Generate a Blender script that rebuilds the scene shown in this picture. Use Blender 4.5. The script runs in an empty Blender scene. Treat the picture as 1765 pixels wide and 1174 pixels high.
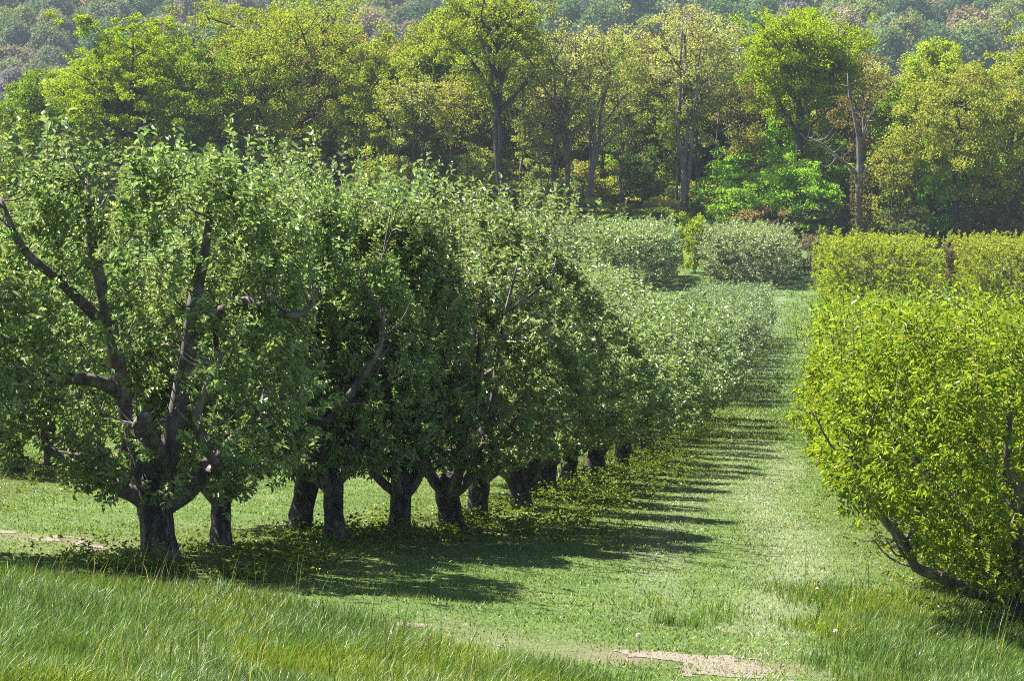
import bpy, math
import numpy as np
from math import radians, sin, cos, pi

# ------------------------------------------------------------------ scene, camera, light
S = bpy.context.scene
COL = S.collection
FPX, PW, PH = 5160.0, 1765.0, 1174.0
YAW, PITCH = math.atan((1395 - PW / 2) / FPX), math.atan((PH / 2 + 150) / FPX)
CAMZ = 30.0
cam = bpy.data.cameras.new('camera')
cam.sensor_width = 36.0
cam.lens = 36.0 * FPX / PW
cam.clip_start = 0.5
cam.clip_end = 6000.0
camo = bpy.data.objects.new('camera', cam)
COL.objects.link(camo)
camo.location = (0, 0, CAMZ)
camo.rotation_euler = (pi / 2 - PITCH, 0, YAW)
S.camera = camo

SUN_EL, SUN_AZ = radians(55), radians(-66)      # azimuth from +Y, negative = towards -X
sun_dir = np.array([sin(SUN_AZ) * cos(SUN_EL), cos(SUN_AZ) * cos(SUN_EL), sin(SUN_EL)])
w = bpy.data.worlds.new('World')
S.world = w
w.use_nodes = True
nt = w.node_tree
bg = nt.nodes['Background']
sky = nt.nodes.new('ShaderNodeTexSky')
sky.sky_type = 'NISHITA'
sky.sun_disc = False
sky.sun_elevation = SUN_EL
sky.sun_rotation = SUN_AZ
nt.links.new(sky.outputs[0], bg.inputs[0])
bg.inputs[1].default_value = 0.05
sun = bpy.data.lights.new('sun', 'SUN')
sun.energy = 5.0
sun.angle = radians(0.5)
sun.color = (1.0, 0.955, 0.88)
suno = bpy.data.objects.new('sun', sun)
COL.objects.link(suno)
from mathutils import Vector, Matrix
suno.rotation_euler = Vector(tuple(-sun_dir)).to_track_quat('-Z', 'Y').to_euler()
suno.location = (0, 0, 80)
S.view_settings.view_transform = 'Standard'
S.view_settings.look = 'None'
S.view_settings.gamma = 1.0
S.view_settings.exposure = 2.12
S.render.engine = 'CYCLES'
S.cycles.use_denoising = False
S.cycles.filter_width = 1.0
S.cycles.max_bounces = 6
S.cycles.diffuse_bounces = 1
S.cycles.glossy_bounces = 2
S.cycles.transmission_bounces = 4
S.cycles.volume_bounces = 0
S.cycles.caustics_reflective = False
S.cycles.caustics_refractive = False

# ------------------------------------------------------------------ noise, terrain, projection
def vn(p, seed=0):
    """value noise, p (N,k), k 2 or 3 -> 0..1"""
    p = np.asarray(p, float)
    k = p.shape[1]
    i = np.floor(p).astype(np.int64)
    f = p - i
    f = f * f * (3 - 2 * f)
    out = np.zeros(len(p))
    for c in range(2 ** k):
        wgt = np.ones(len(p))
        h = np.full(len(p), seed * 974634777 + 12345, np.int64)
        for a in range(k):
            b = (c >> a) & 1
            wgt = wgt * (f[:, a] if b else 1 - f[:, a])
            h = (h ^ ((i[:, a] + b) * (73856093, 19349663, 83492791)[a])) & 0xffffffff
            h = (h * 1103515245 + 12345) & 0x7fffffff
        h = ((h >> 13) ^ h) * 60493 & 0x7fffffff
        out += wgt * (h / 0x7fffffff)
    return out

def fbm(p, seed=0, o=3):
    p = np.asarray(p, float)
    r, a, s = 0, 0.5, 0
    for k in range(o):
        r = r + a * vn(p * (2 ** k) + 17.3 * k, seed + k)
        s += a
        a *= 0.5
    return r / s

HY = np.array([-60, -20, 0, 12, 22, 26, 30, 34.5, 38, 57, 76, 105, 130, 150, 168, 184, 210, 240, 280, 350, 480, 620, 750, 900, 1100, 1400, 1900.])
HH = np.array([-6, -1.5, 1.75, 3.9, 5.65, 6.08, 6.5, 7.1, 7.6, 10.5, 13.1, 16.3, 18.9, 20.7, 21.9, 22.55, 22.7, 22.7, 25, 32, 43, 45, 38, 26, 8, -22, -60.])
_m = np.gradient(HH, HY)
def Hcurve(y):
    y = np.asarray(y, float)
    j = np.clip(np.searchsorted(HY, y) - 1, 0, len(HY) - 2)
    h = HY[j + 1] - HY[j]
    t = np.clip((y - HY[j]) / h, 0, 1)
    t2, t3 = t * t, t * t * t
    return (2 * t3 - 3 * t2 + 1) * HH[j] + (t3 - 2 * t2 + t) * h * _m[j] + (-2 * t3 + 3 * t2) * HH[j + 1] + (t3 - t2) * h * _m[j + 1]

def tz(x, y):
    x = np.atleast_1d(np.asarray(x, float))
    y = np.atleast_1d(np.asarray(y, float))
    p = np.stack([x, y], 1)
    z = CAMZ - Hcurve(y)
    z = z + (fbm(p / 2.3, 5) - 0.5) * 0.10 + (vn(p / 0.6, 9) - 0.5) * 0.035
    z = z - np.interp(y, [18, 32, 50, 90, 200], [0.055, 0.05, 0.035, 0.02, 0.0]) * (np.clip(x, -25, 12) + 2.5)
    far = np.clip((y - 300) / 300, 0, 1)
    z = z + far * (fbm(p / 160.0, 21) - 0.5) * 26
    return z

R3 = np.array(Matrix.Rotation(YAW, 3, 'Z') @ Matrix.Rotation(pi / 2 - PITCH, 3, 'X'))
def project(P):
    q = (np.atleast_2d(P) - np.array([0, 0, CAMZ])) @ R3
    return PW / 2 + FPX * q[:, 0] / -q[:, 2], PH / 2 - FPX * q[:, 1] / -q[:, 2]

def ground_at(px, py):
    """point of the terrain seen at a pixel"""
    d = R3 @ np.array([(px - PW / 2) / FPX, -(py - PH / 2) / FPX, -1.0])
    t = np.linspace(15, 700, 7000)
    P = np.array([0, 0, CAMZ]) + t[:, None] * d
    g = P[:, 2] - tz(P[:, 0], P[:, 1])
    k = np.argmax(g < 0)
    return P[k]

def at(px, y):
    """terrain point at forward distance y whose base shows in picture column px"""
    x = (px - 1395) * y / FPX
    for _ in range(4):
        p = np.array([x, y, tz(x, y)[0]])
        x += (px - project(p)[0][0]) * y / FPX
    return np.array([x, y, tz(x, y)[0]])

# ------------------------------------------------------------------ mesh helpers
def nrm(v):
    return v / np.maximum(np.linalg.norm(v, axis=-1, keepdims=True), 1e-9)

class MB:
    def __init__(s):
        s.v, s.f, s.m, s.r, s.sm, s.n = [], [], [], [], [], 0
    def add(s, V, Fs, mat=0, rnd=None, smooth=False):
        V = np.asarray(V, np.float32)
        s.v.append(V)
        s.r.append(np.zeros(len(V), np.float32) if rnd is None else np.asarray(rnd, np.float32))
        for F in Fs:
            F = np.asarray(F, np.int64)
            if len(F) == 0:
                continue
            s.f.append(F + s.n)
            s.m.append(np.full(len(F), mat, np.int32))
            s.sm.append(np.full(len(F), smooth, bool))
        s.n += len(V)
    def mesh(s, name, mats):
        me = bpy.data.meshes.new(name)
        V = np.concatenate(s.v)
        R = np.concatenate(s.r)
        loops = np.concatenate([f.ravel() for f in s.f])
        tot = np.concatenate([np.full(len(f), f.shape[1], np.int64) for f in s.f])
        start = np.concatenate([[0], np.cumsum(tot)[:-1]])
        me.vertices.add(len(V))
        me.vertices.foreach_set('co', V.ravel())
        me.loops.add(len(loops))
        me.loops.foreach_set('vertex_index', loops.astype(np.int32))
        me.polygons.add(len(tot))
        me.polygons.foreach_set('loop_start', start.astype(np.int32))
        me.polygons.foreach_set('material_index', np.concatenate(s.m))
        me.polygons.foreach_set('use_smooth', np.concatenate(s.sm))
        a = me.attributes.new('rnd', 'FLOAT', 'POINT')
        a.data.foreach_set('value', R)
        for m in mats:
            me.materials.append(m)
        me.update(calc_edges=True)
        return me
    def tube(s, pts, rad, sides=8, mat=0, wob=0.0, rng=None, sub=3, cap=True):
        pts = np.asarray(pts, float)
        rad = np.asarray(rad, float)
        n = len(pts)
        if sub > 1 and n > 2:
            e = np.vstack([2 * pts[0] - pts[1], pts, 2 * pts[-1] - pts[-2]])
            o, ro = [], []
            for i in range(n - 1):
                a, b, c, d = e[i:i + 4]
                for k in range(sub):
                    t = k / sub
                    o.append(0.5 * ((2 * b) + (c - a) * t + (2 * a - 5 * b + 4 * c - d) * t * t + (3 * b - a - 3 * c + d) * t ** 3))
                    ro.append(rad[i] * (1 - t) + rad[i + 1] * t)
            o.append(pts[-1]); ro.append(rad[-1])
            pts, rad = np.array(o), np.array(ro)
            n = len(pts)
        T = nrm(np.gradient(pts, axis=0))
        ref = np.array([0.31, 0.95, 0.05]) if abs(T[0][2]) > 0.6 else np.array([0.05, 0.1, 1.0])
        A = nrm(np.cross(T, ref))
        B = np.cross(T, A)
        ang = np.arange(sides) * 2 * pi / sides
        rr = np.repeat(rad[:, None], sides, 1)
        if wob and rng is not None:
            rr = rr * (1 + wob * (rng.random((n, sides)) - 0.5) * 2)
            rr = rr * (1 + wob * 0.8 * np.sin(ang * 3 + rng.random() * 6)[None, :])
        V = pts[:, None, :] + rr[..., None] * (np.cos(ang)[None, :, None] * A[:, None, :] + np.sin(ang)[None, :, None] * B[:, None, :])
        V = V.reshape(-1, 3)
        i = np.arange(n - 1)[:, None] * sides
        j = np.arange(sides)[None, :]
        j2 = (j + 1) % sides
        F = np.stack([i + j, i + j2, i + sides + j2, i + sides + j], -1).reshape(-1, 4)
        fs = [F]
        if cap:
            V = np.vstack([V, pts[-1:] + T[-1:] * rad[-1] * 0.25])
            b = (n - 1) * sides
            fs.append(np.stack([b + j[0], b + j2[0], np.full(sides, n * sides)], -1))
        s.add(V, fs, mat, smooth=True)
    def twigs(s, P, D, L, r, mat):
        """thin three-sided spikes"""
        n = len(P)
        A = nrm(np.cross(D, np.array([0.3, 0.2, 0.93])))
        B = np.cross(D, A)
        V = np.empty((n, 4, 3))
        for k in range(3):
            a = k * 2 * pi / 3
            V[:, k] = P + r * (cos(a) * A + sin(a) * B)
        V[:, 3] = P + D * np.asarray(L).reshape(-1, 1)
        b = np.arange(n)[:, None] * 4
        F = np.concatenate([b + np.array([[0, 1, 3]]), b + np.array([[1, 2, 3]]), b + np.array([[2, 0, 3]])])
        s.add(V.reshape(-1, 3), [F], mat)
    def leaves(s, P, A, N, L, W, rng, mat=0, fine=True, curl=0.3, fold=0.38):
        n = len(P)
        A = nrm(A)
        N = nrm(N - A * np.sum(N * A, 1, keepdims=True))
        B = np.cross(N, A)
        L = np.broadcast_to(np.asarray(L, float), (n,))[:, None]
        W = np.broadcast_to(np.asarray(W, float), (n,))[:, None]
        rnd = rng.random(n)
        if fine:
            V = np.empty((n, 6, 3))
            V[:, 0] = P
            V[:, 1] = P + A * L * 0.30 + B * W * 0.48 + N * W * fold
            V[:, 2] = P + A * L * 0.72 + B * W * 0.38 + N * (W * fold * 0.8 - L * curl * 0.35)
            V[:, 3] = P + A * L - N * L * curl
            V[:, 4] = P + A * L * 0.72 - B * W * 0.38 + N * (W * fold * 0.8 - L * curl * 0.35)
            V[:, 5] = P + A * L * 0.30 - B * W * 0.48 + N * W * fold
            b = np.arange(n)[:, None] * 6
            F = np.concatenate([b + np.array([[0, 3, 2, 1]]), b + np.array([[0, 5, 4, 3]])])
            s.add(V.reshape(-1, 3), [F], mat, np.repeat(rnd, 6))
        else:
            V = np.empty((n, 4, 3))
            V[:, 0] = P
            V[:, 1] = P + A * L * 0.5 + B * W * 0.5 + N * W * fold
            V[:, 2] = P + A * L - N * L * curl
            V[:, 3] = P + A * L * 0.5 - B * W * 0.5 + N * W * fold
            b = np.arange(n)[:, None] * 4
            F = np.concatenate([b + np.array([[0, 2, 1]]), b + np.array([[0, 3, 2]])])
            s.add(V.reshape(-1, 3), [F], mat, np.repeat(rnd, 4))

def obj(name, me, parent=None, color=None):
    o = bpy.data.objects.new(name, me)
    COL.objects.link(o)
    o.parent = parent
    if color is not None:
        o.color = (*color, 1)
    return o
def tag(o, label, cat, group=None):
    o['label'] = label
    o['category'] = cat
    if group:
        o['group'] = group
    return o
def thing(name, label, cat, loc, rotz=0.0, group=None, scale=1.0):
    o = bpy.data.objects.new(name, None)
    COL.objects.link(o)
    o.empty_display_size = 0.3
    o.location = tuple(float(a) for a in loc)
    o.rotation_euler = (0, 0, rotz)
    o.scale = (scale,) * 3 if np.isscalar(scale) else scale
    return tag(o, label, cat, group)

# ------------------------------------------------------------------ materials
def newmat(name):
    m = bpy.data.materials.new(name)
    m.use_nodes = True
    t = m.node_tree
    t.nodes.clear()
    out = t.nodes.new('ShaderNodeOutputMaterial')
    return m, t, out
def nd(t, typ, **kw):
    n = t.nodes.new(typ)
    for k, v in kw.items():
        setattr(n, k, v)
    return n
def mixc(t, fac, a, b, mode='MIX'):
    n = nd(t, 'ShaderNodeMix', data_type='RGBA', blend_type=mode)
    for sock, v in ((n.inputs[0], fac), (n.inputs[6], a), (n.inputs[7], b)):
        if hasattr(v, 'is_linked'):
            t.links.new(v, sock)
        elif np.isscalar(v):
            sock.default_value = v
        else:
            sock.default_value = (*v, 1)
    return n.outputs[2]
def ramp(t, src, stops):
    n = nd(t, 'ShaderNodeValToRGB')
    cr = n.color_ramp
    while len(cr.elements) < len(stops):
        cr.elements.new(0.5)
    for e, (p, c) in zip(cr.elements, stops):
        e.position = p
        e.color = (*c, 1) if not np.isscalar(c) else (c, c, c, 1)
    t.links.new(src, n.inputs[0])
    return n.outputs[0]
def noise(t, scale, detail=3, coord=None, rough=0.6):
    n = nd(t, 'ShaderNodeTexNoise')
    n.inputs['Scale'].default_value = scale
    n.inputs['Detail'].default_value = detail
    n.inputs['Roughness'].default_value = rough
    if coord is not None:
        t.links.new(coord, n.inputs['Vector'])
    return n.outputs['Fac']

def leaf_mat(name, trans=0.4, gloss=0.06, back=None, backf=0.0, hue=0.03, val=0.5, yellow=(1.25, 1.15, 0.55), rough=0.42, tint=None):
    """colour = the object's own colour, varied leaf by leaf; tint: (colour, share) some leaves carry"""
    m, t, out = newmat(name)
    oi = nd(t, 'ShaderNodeObjectInfo')
    at_ = nd(t, 'ShaderNodeAttribute', attribute_name='rnd')
    hs = nd(t, 'ShaderNodeHueSaturation')
    mr = nd(t, 'ShaderNodeMapRange')
    mr.inputs['To Min'].default_value = 1 - val
    mr.inputs['To Max'].default_value = 1 + val
    t.links.new(at_.outputs['Fac'], mr.inputs['Value'])
    t.links.new(mr.outputs[0], hs.inputs['Value'])
    ml = nd(t, 'ShaderNodeMath', operation='MULTIPLY')
    ml.inputs[1].default_value = 7.31
    t.links.new(at_.outputs['Fac'], ml.inputs[0])
    fr = nd(t, 'ShaderNodeMath', operation='FRACT')
    t.links.new(ml.outputs[0], fr.inputs[0])
    mh = nd(t, 'ShaderNodeMapRange')
    mh.inputs['To Min'].default_value = 0.5 - hue
    mh.inputs['To Max'].default_value = 0.5 + hue
    t.links.new(fr.outputs[0], mh.inputs['Value'])
    t.links.new(mh.outputs[0], hs.inputs['Hue'])
    t.links.new(oi.outputs['Color'], hs.inputs['Color'])
    col = hs.outputs[0]
    if tint:
        f2 = nd(t, 'ShaderNodeMath', operation='LESS_THAN')
        f2.inputs[1].default_value = tint[1]
        t.links.new(fr.outputs[0], f2.inputs[0])
        col = mixc(t, f2.outputs[0], col, tint[0])
    dcol = col
    if back:
        ge = nd(t, 'ShaderNodeNewGeometry')
        bm = nd(t, 'ShaderNodeMath', operation='MULTIPLY')
        bm.inputs[1].default_value = backf
        t.links.new(ge.outputs['Backfacing'], bm.inputs[0])
        dcol = mixc(t, bm.outputs[0], col, back)
    d = nd(t, 'ShaderNodeBsdfDiffuse')
    t.links.new(dcol, d.inputs[0])
    tr = nd(t, 'ShaderNodeBsdfTranslucent')
    t.links.new(mixc(t, 1.0, col, yellow, 'MULTIPLY'), tr.inputs[0])
    mx = nd(t, 'ShaderNodeMixShader')
    mx.inputs[0].default_value = trans
    t.links.new(d.outputs[0], mx.inputs[1])
    t.links.new(tr.outputs[0], mx.inputs[2])
    res = mx.outputs[0]
    if gloss:
        g = nd(t, 'ShaderNodeBsdfGlossy')
        g.inputs['Roughness'].default_value = rough
        g.inputs[0].default_value = (1, 1, 1, 1)
        m2 = nd(t, 'ShaderNodeMixShader')
        m2.inputs[0].default_value = gloss
        t.links.new(res, m2.inputs[1])
        t.links.new(g.outputs[0], m2.inputs[2])
        res = m2.outputs[0]
    t.links.new(res, out.inputs[0])
    return m

def bark_mat(name, dark, mid, pale, scale=9.0, bump=0.6):
    m, t, out = newmat(name)
    tc = nd(t, 'ShaderNodeTexCoord')
    mp = nd(t, 'ShaderNodeMapping')
    mp.inputs['Scale'].default_value = (1, 1, 0.35)
    t.links.new(tc.outputs['Object'], mp.inputs[0])
    n1 = noise(t, scale, 6, mp.outputs[0], 0.7)
    n2 = noise(t, scale * 0.28, 3, tc.outputs['Object'])
    c = ramp(t, n1, [(0.3, dark), (0.52, mid), (0.72, pale)])
    c = mixc(t, ramp(t, n2, [(0.48, 0.0), (0.72, 0.5)]), c, pale)
    b = nd(t, 'ShaderNodeBsdfPrincipled')
    b.inputs['Roughness'].default_value = 0.85
    t.links.new(c, b.inputs['Base Color'])
    bu = nd(t, 'ShaderNodeBump')
    bu.inputs['Strength'].default_value = bump
    bu.inputs['Distance'].default_value = 0.03
    t.links.new(n1, bu.inputs['Height'])
    t.links.new(bu.outputs[0], b.inputs['Normal'])
    t.links.new(b.outputs[0], out.inputs[0])
    return m

M_APPLE = leaf_mat('apple_leaf', trans=0.42, gloss=0.05, yellow=(1.08, 1.08, 0.72), back=(0.28, 0.36, 0.20), backf=0.6, hue=0.028, val=0.5, rough=0.5)
M_PEACH = leaf_mat('narrow_leaf', trans=0.48, gloss=0.02, hue=0.02, val=0.35, yellow=(1.2, 1.1, 0.5))
M_WOOD = leaf_mat('woodland_leaf', trans=0.40, gloss=0.0, hue=0.025, val=0.42)
M_HILL = leaf_mat('hillside_leaf', trans=0.25, gloss=0.0, hue=0.01, val=0.16)
M_GRASS = leaf_mat('grass_blade', trans=0.35, gloss=0.02, hue=0.03, val=0.55)
M_WEED = leaf_mat('weed_leaf', trans=0.35, gloss=0.02, hue=0.03, val=0.45, tint=((0.26, 0.23, 0.02), 0.07))
M_BARK = bark_mat('shaded_trunk_bark', (0.009, 0.007, 0.007), (0.035, 0.026, 0.024), (0.26, 0.205, 0.19), 13.0, 1.0)  # trunk bark, its colour darkened to carry the shade under the crowns
M_LIMB_LIT = bark_mat('sunlit_limb_bark', (0.035, 0.026, 0.024), (0.11, 0.085, 0.08), (0.30, 0.25, 0.24), 14.0, 0.4)  # same bark made lighter: sunlit look of the limbs put into the colour
M_BARKW = bark_mat('woodland_bark', (0.018, 0.015, 0.018), (0.045, 0.038, 0.04), (0.12, 0.10, 0.10), 3.0)
M_PALEW = bark_mat('pale_woodland_bark', (0.03, 0.026, 0.025), (0.11, 0.092, 0.085), (0.30, 0.25, 0.225), 3.0)
M_TWIG = bark_mat('twig_bark', (0.07, 0.05, 0.04), (0.15, 0.11, 0.08), (0.28, 0.21, 0.15), 20.0, 0.2)

# row A of apple trees: its line in plan
def rowA(y):
    return np.interp(y, [27, 29, 31, 32, 36, 50, 77, 105, 140, 205], [-6.1, -5.6, -4.5, -3.85, -3.6, -3.5, -3.3, -3.3, -3.2, -3.4])
def track_s(x, y):
    """distance from the worn track, positive on the orchard side"""
    return (y - np.interp(x, [-12, -7.9, -6.7, -5, -3.5, -2, -0.6, 2], [29.4, 28.3, 27.6, 25.4, 24.05, 23.2, 22.75, 22.2])) * 0.8

# ------------------------------------------------------------------ ground
def build_ground():
    def steps(a, b, s0, g, mx):
        o, s = [a], s0
        while o[-1] < b:
            o.append(o[-1] + s); s = min(s * g, mx)
        return o
    xr = steps(8, 700, 0.3, 1.12, 60)
    xl = [-v for v in steps(18, 900, 0.3, 1.12, 60)]
    xs = np.array(sorted(set(xl) | set(np.arange(-17.75, -11, 0.25)) | set(np.arange(-11, 1.5, 0.125)) | set(np.arange(1.5, 8, 0.25)) | set(xr)))
    ys = np.array(list(np.arange(-50, 18, 4.0)) + list(np.arange(18, 21, 0.25)) + list(np.arange(21, 31, 0.125)) + list(np.arange(31, 62, 0.25)) + steps(62, 1850, 0.3, 1.03, 30))
    X, Y = np.meshgrid(xs, ys)
    x, y = X.ravel(), Y.ravel()
    V = np.stack([x, y, tz(x, y)], 1)
    nx, ny = len(xs), len(ys)
    build_ground.grid = (xs, ys, V[:, 2].reshape(ny, nx))
    i = (np.arange(ny - 1)[:, None] * nx + np.arange(nx - 1)[None, :])
    F = np.stack([i, i + 1, i + nx + 1, i + nx], -1).reshape(-1, 4)
    p = np.stack([x, y], 1)
    # weeds under the rows (0..1), bare earth on the track (0..1)
    weed = np.exp(-((x - rowA(y) - 0.2) / 1.3) ** 2) + np.exp(-((x - 1.9) / 1.2) ** 2) + np.exp(-((x + 10) / 1.2) ** 2)
    weed = np.clip(weed * (0.5 + fbm(p / 1.1, 31)), 0, 1) * (y < 150) * (y > 24)
    s = track_s(x, y)
    dirt = np.exp(-(np.abs(s) / 0.5) ** 2) * np.clip((fbm(p / 0.9, 41) - 0.40) * 4, 0, 1) * (y < 36) * np.interp(x, [-10, -7, -5, -3.5, -2, -1.3], [0.7, 0.6, 0.15, 0.6, 0.3, 1.0])
    pale = np.exp(-((x + 0.25 + 0.012 * (y - 25) - 0.25 * np.sin(y / 4)) / 0.42) ** 2) * (y < 70) + 0.7 * np.exp(-((x + 1.5 + 0.15 * np.sin(y / 5)) / 0.3) ** 2)
    pale = np.clip(pale * (0.4 + fbm(p / np.array([0.7, 3.0]), 51)), 0, 1) * (y > 25) * (y < 180)
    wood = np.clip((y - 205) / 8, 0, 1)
    mb = MB()
    m, t, out = newmat('meadow_ground')
    tc = nd(t, 'ShaderNodeTexCoord')
    n1 = noise(t, 0.5, 5, tc.outputs['Object'])
    n2 = noise(t, 14.0, 5, tc.outputs['Object'], 0.7)
    n3 = noise(t, 2.2, 4, tc.outputs['Object'], 0.65)
    c = ramp(t, n1, [(0.3, (0.065, 0.11, 0.022)), (0.55, (0.09, 0.14, 0.032)), (0.75, (0.115, 0.165, 0.042))])
    c = mixc(t, ramp(t, n3, [(0.38, 0.0), (0.62, 0.8)]), c, (0.045, 0.09, 0.017))
    n4 = noise(t, 1.1, 5, tc.outputs['Object'], 0.7)
    c = mixc(t, ramp(t, n4, [(0.5, 0.0), (0.68, 0.8)]), c, (0.15, 0.18, 0.065))
    def att(nm):
        return nd(t, 'ShaderNodeAttribute', attribute_name=nm).outputs['Fac']
    c = mixc(t, att('pale'), c, (0.13, 0.17, 0.085))
    c = mixc(t, att('weed'), c, (0.07, 0.085, 0.018))
    c = mixc(t, att('dirt'), c, (0.16, 0.125, 0.09))
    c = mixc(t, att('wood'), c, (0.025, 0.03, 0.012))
    c = mixc(t, ramp(t, n2, [(0.3, 0.55), (0.6, 0.0)]), c, (0.02, 0.038, 0.007))
    b = nd(t, 'ShaderNodeBsdfPrincipled')
    b.inputs['Roughness'].default_value = 0.9
    b.inputs['Specular IOR Level'].default_value = 0.15
    t.links.new(c, b.inputs['Base Color'])
    bu = nd(t, 'ShaderNodeBump')
    bu.inputs['Strength'].default_value = 0.9
    bu.inputs['Distance'].default_value = 0.05
    t.links.new(n2, bu.inputs['Height'])
    t.links.new(bu.outputs[0], b.inputs['Normal'])
    t.links.new(b.outputs[0], out.inputs[0])
    mb.add(V, [F], 0, smooth=True)
    me = mb.mesh('ground', [m])
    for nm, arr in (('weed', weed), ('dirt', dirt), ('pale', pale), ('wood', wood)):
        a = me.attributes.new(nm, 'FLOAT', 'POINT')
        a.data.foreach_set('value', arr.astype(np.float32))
    o = obj('ground', me)
    o['kind'] = 'structure'
build_ground()

def sheet_z(x, y):
    xs, ys, Z = build_ground.grid
    i = np.clip(np.searchsorted(xs, x) - 1, 0, len(xs) - 2); j = np.clip(np.searchsorted(ys, y) - 1, 0, len(ys) - 2)
    u = (x - xs[i]) / (xs[i + 1] - xs[i]); v = (y - ys[j]) / (ys[j + 1] - ys[j])
    return (Z[j, i] * (1 - u) + Z[j, i + 1] * u) * (1 - v) + (Z[j + 1, i] * (1 - u) + Z[j + 1, i + 1] * u) * v

def build_path():
    """worn earth patches of the headland track, a sheet just over the ground"""
    st = 0.03
    xs = np.arange(-11, 2.2, st)
    ys = np.arange(20, 36, st)
    X, Y = np.meshgrid(xs, ys)
    x, y = X.ravel(), Y.ravel()
    p = np.stack([x, y], 1)
    s = track_s(x, y)
    wgt = np.interp(x, [-10, -7.5, -5.5, -4.5, -3.5, -2, -1.5, -0.4, 0.2, 1], [0.12, 0.12, 0.0, 0.0, 0.12, 0.05, 0.32, 0.6, 0.25, 0.0])
    keep = np.exp(-(s / np.interp(x, [-3, -1.5, -0.3, 0.5], [0.4, 0.55, 0.85, 0.5])) ** 2) * (0.25 + wgt) + (fbm(p / 0.4, 61, 5) - 0.5) * 1.9 > 0.62
    nx = len(xs)
    K = keep.reshape(len(ys), nx)
    i = np.arange(len(ys) - 1)[:, None] * nx + np.arange(nx - 1)[None, :]
    ok = K[:-1, :-1] & K[1:, :-1] & K[:-1, 1:] & K[1:, 1:]
    F = np.stack([i, i + 1, i + nx + 1, i + nx], -1)[ok]
    u, inv = np.unique(F, return_inverse=True)
    V = np.stack([x, y, sheet_z(x, y) + 0.005], 1)[u]
    m, t, out = newmat('dry_earth')
    tc = nd(t, 'ShaderNodeTexCoord')
    n1 = noise(t, 30, 6, tc.outputs['Object'], 0.7)
    n2 = noise(t, 3, 3, tc.outputs['Object'])
    c = ramp(t, n1, [(0.3, (0.09, 0.065, 0.045)), (0.5, (0.19, 0.15, 0.12)), (0.75, (0.28, 0.23, 0.20))])
    c = mixc(t, ramp(t, n2, [(0.4, 0.0), (0.7, 0.5)]), c, (0.12, 0.11, 0.06))
    b = nd(t, 'ShaderNodeBsdfPrincipled')
    b.inputs['Roughness'].default_value = 0.95
    t.links.new(c, b.inputs['Base Color'])
    bu = nd(t, 'ShaderNodeBump')
    bu.inputs['Distance'].default_value = 0.03
    t.links.new(n1, bu.inputs['Height'])
    t.links.new(bu.outputs[0], b.inputs['Normal'])
    t.links.new(b.outputs[0], out.inputs[0])
    mb = MB()
    mb.add(V, [inv.reshape(-1, 4)], 0, smooth=True)
    o = obj('dirt_path', mb.mesh('dirt_path', [m]))
    o['kind'] = 'structure'
build_path()

# ------------------------------------------------------------------ grass and weeds
def blades(mb, x, y, h, wd, lean, rng, segs=3, az=None):
    n = len(x)
    base = np.stack([x, y, tz(x, y) - 0.01], 1)
    az = rng.random(n) * 2 * pi if az is None else az
    d = np.stack([np.cos(az), np.sin(az), np.zeros(n)], 1)
    fa = rng.random(n) * 2 * pi
    sd = np.stack([np.cos(fa), np.sin(fa), np.zeros(n)], 1)
    V = np.empty((n, 2 * segs + 1, 3))
    for k in range(segs):
        t = k / segs
        c = base + d * (h * lean * t * t)[:, None] + np.array([0, 0, 1]) * (h * (t - 0.35 * lean * t * t))[:, None]
        ww = (wd * (1 - 0.75 * t * t) * 0.5)[:, None]
        V[:, 2 * k] = c - sd * ww
        V[:, 2 * k + 1] = c + sd * ww
    V[:, 2 * segs] = base + d * (h * lean)[:, None] + np.array([0, 0, 1]) * (h * (1 - 0.35 * lean))[:, None]
    b = np.arange(n)[:, None] * (2 * segs + 1)
    Fq = [b + np.array([[2 * k, 2 * k + 1, 2 * k + 3, 2 * k + 2]]) for k in range(segs - 1)]
    Ft = b + np.array([[2 * segs - 2, 2 * segs - 1, 2 * segs]])
    fs = ([np.concatenate(Fq)] if Fq else []) + [Ft]
    mb.add(V.reshape(-1, 3), fs, 0, np.repeat(rng.random(n), 2 * segs + 1))

def inview(x, y, m=60):
    u, v = project(np.stack([x, y, tz(x, y)], 1))
    return (u > -m) & (u < PW + m) & (v < PH + 130)

def tall_zone(x, y):
    """how much a spot belongs to the unmown grass, 0..1"""
    p = np.stack([x, y], 1)
    j = (fbm(p / 0.8, 81) - 0.5) * 1.6
    yb = np.interp(x, [-12, -7, -6.2, -4.3, -3.4, -2.2, -1.4], [26.2, 24.9, 24.8, 24.5, 23.4, 22.5, 21.8])
    left = np.clip((yb + j * 0.5 - y) / 0.7, 0, 1) * np.clip((-0.9 - x - 0.12 * (24 - y) + j * 0.5) / 0.6, 0, 1)
    right = np.clip((x + 0.15 + j * 0.8 - np.clip((25 - y) * 0.1, -0.3, 1)) / 1.1, 0, 1) * np.clip((28.5 + 0.7 * x + j - y) / 2.2, 0, 1)
    tuft = np.exp(-((x + 1.05) ** 2 + (y - 25.6) ** 2 / 3.0) / 0.12) * np.clip((fbm(p / 0.35, 83) - 0.40) * 6, 0, 1)
    return np.clip(left + right + tuft, 0, 1)

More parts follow.
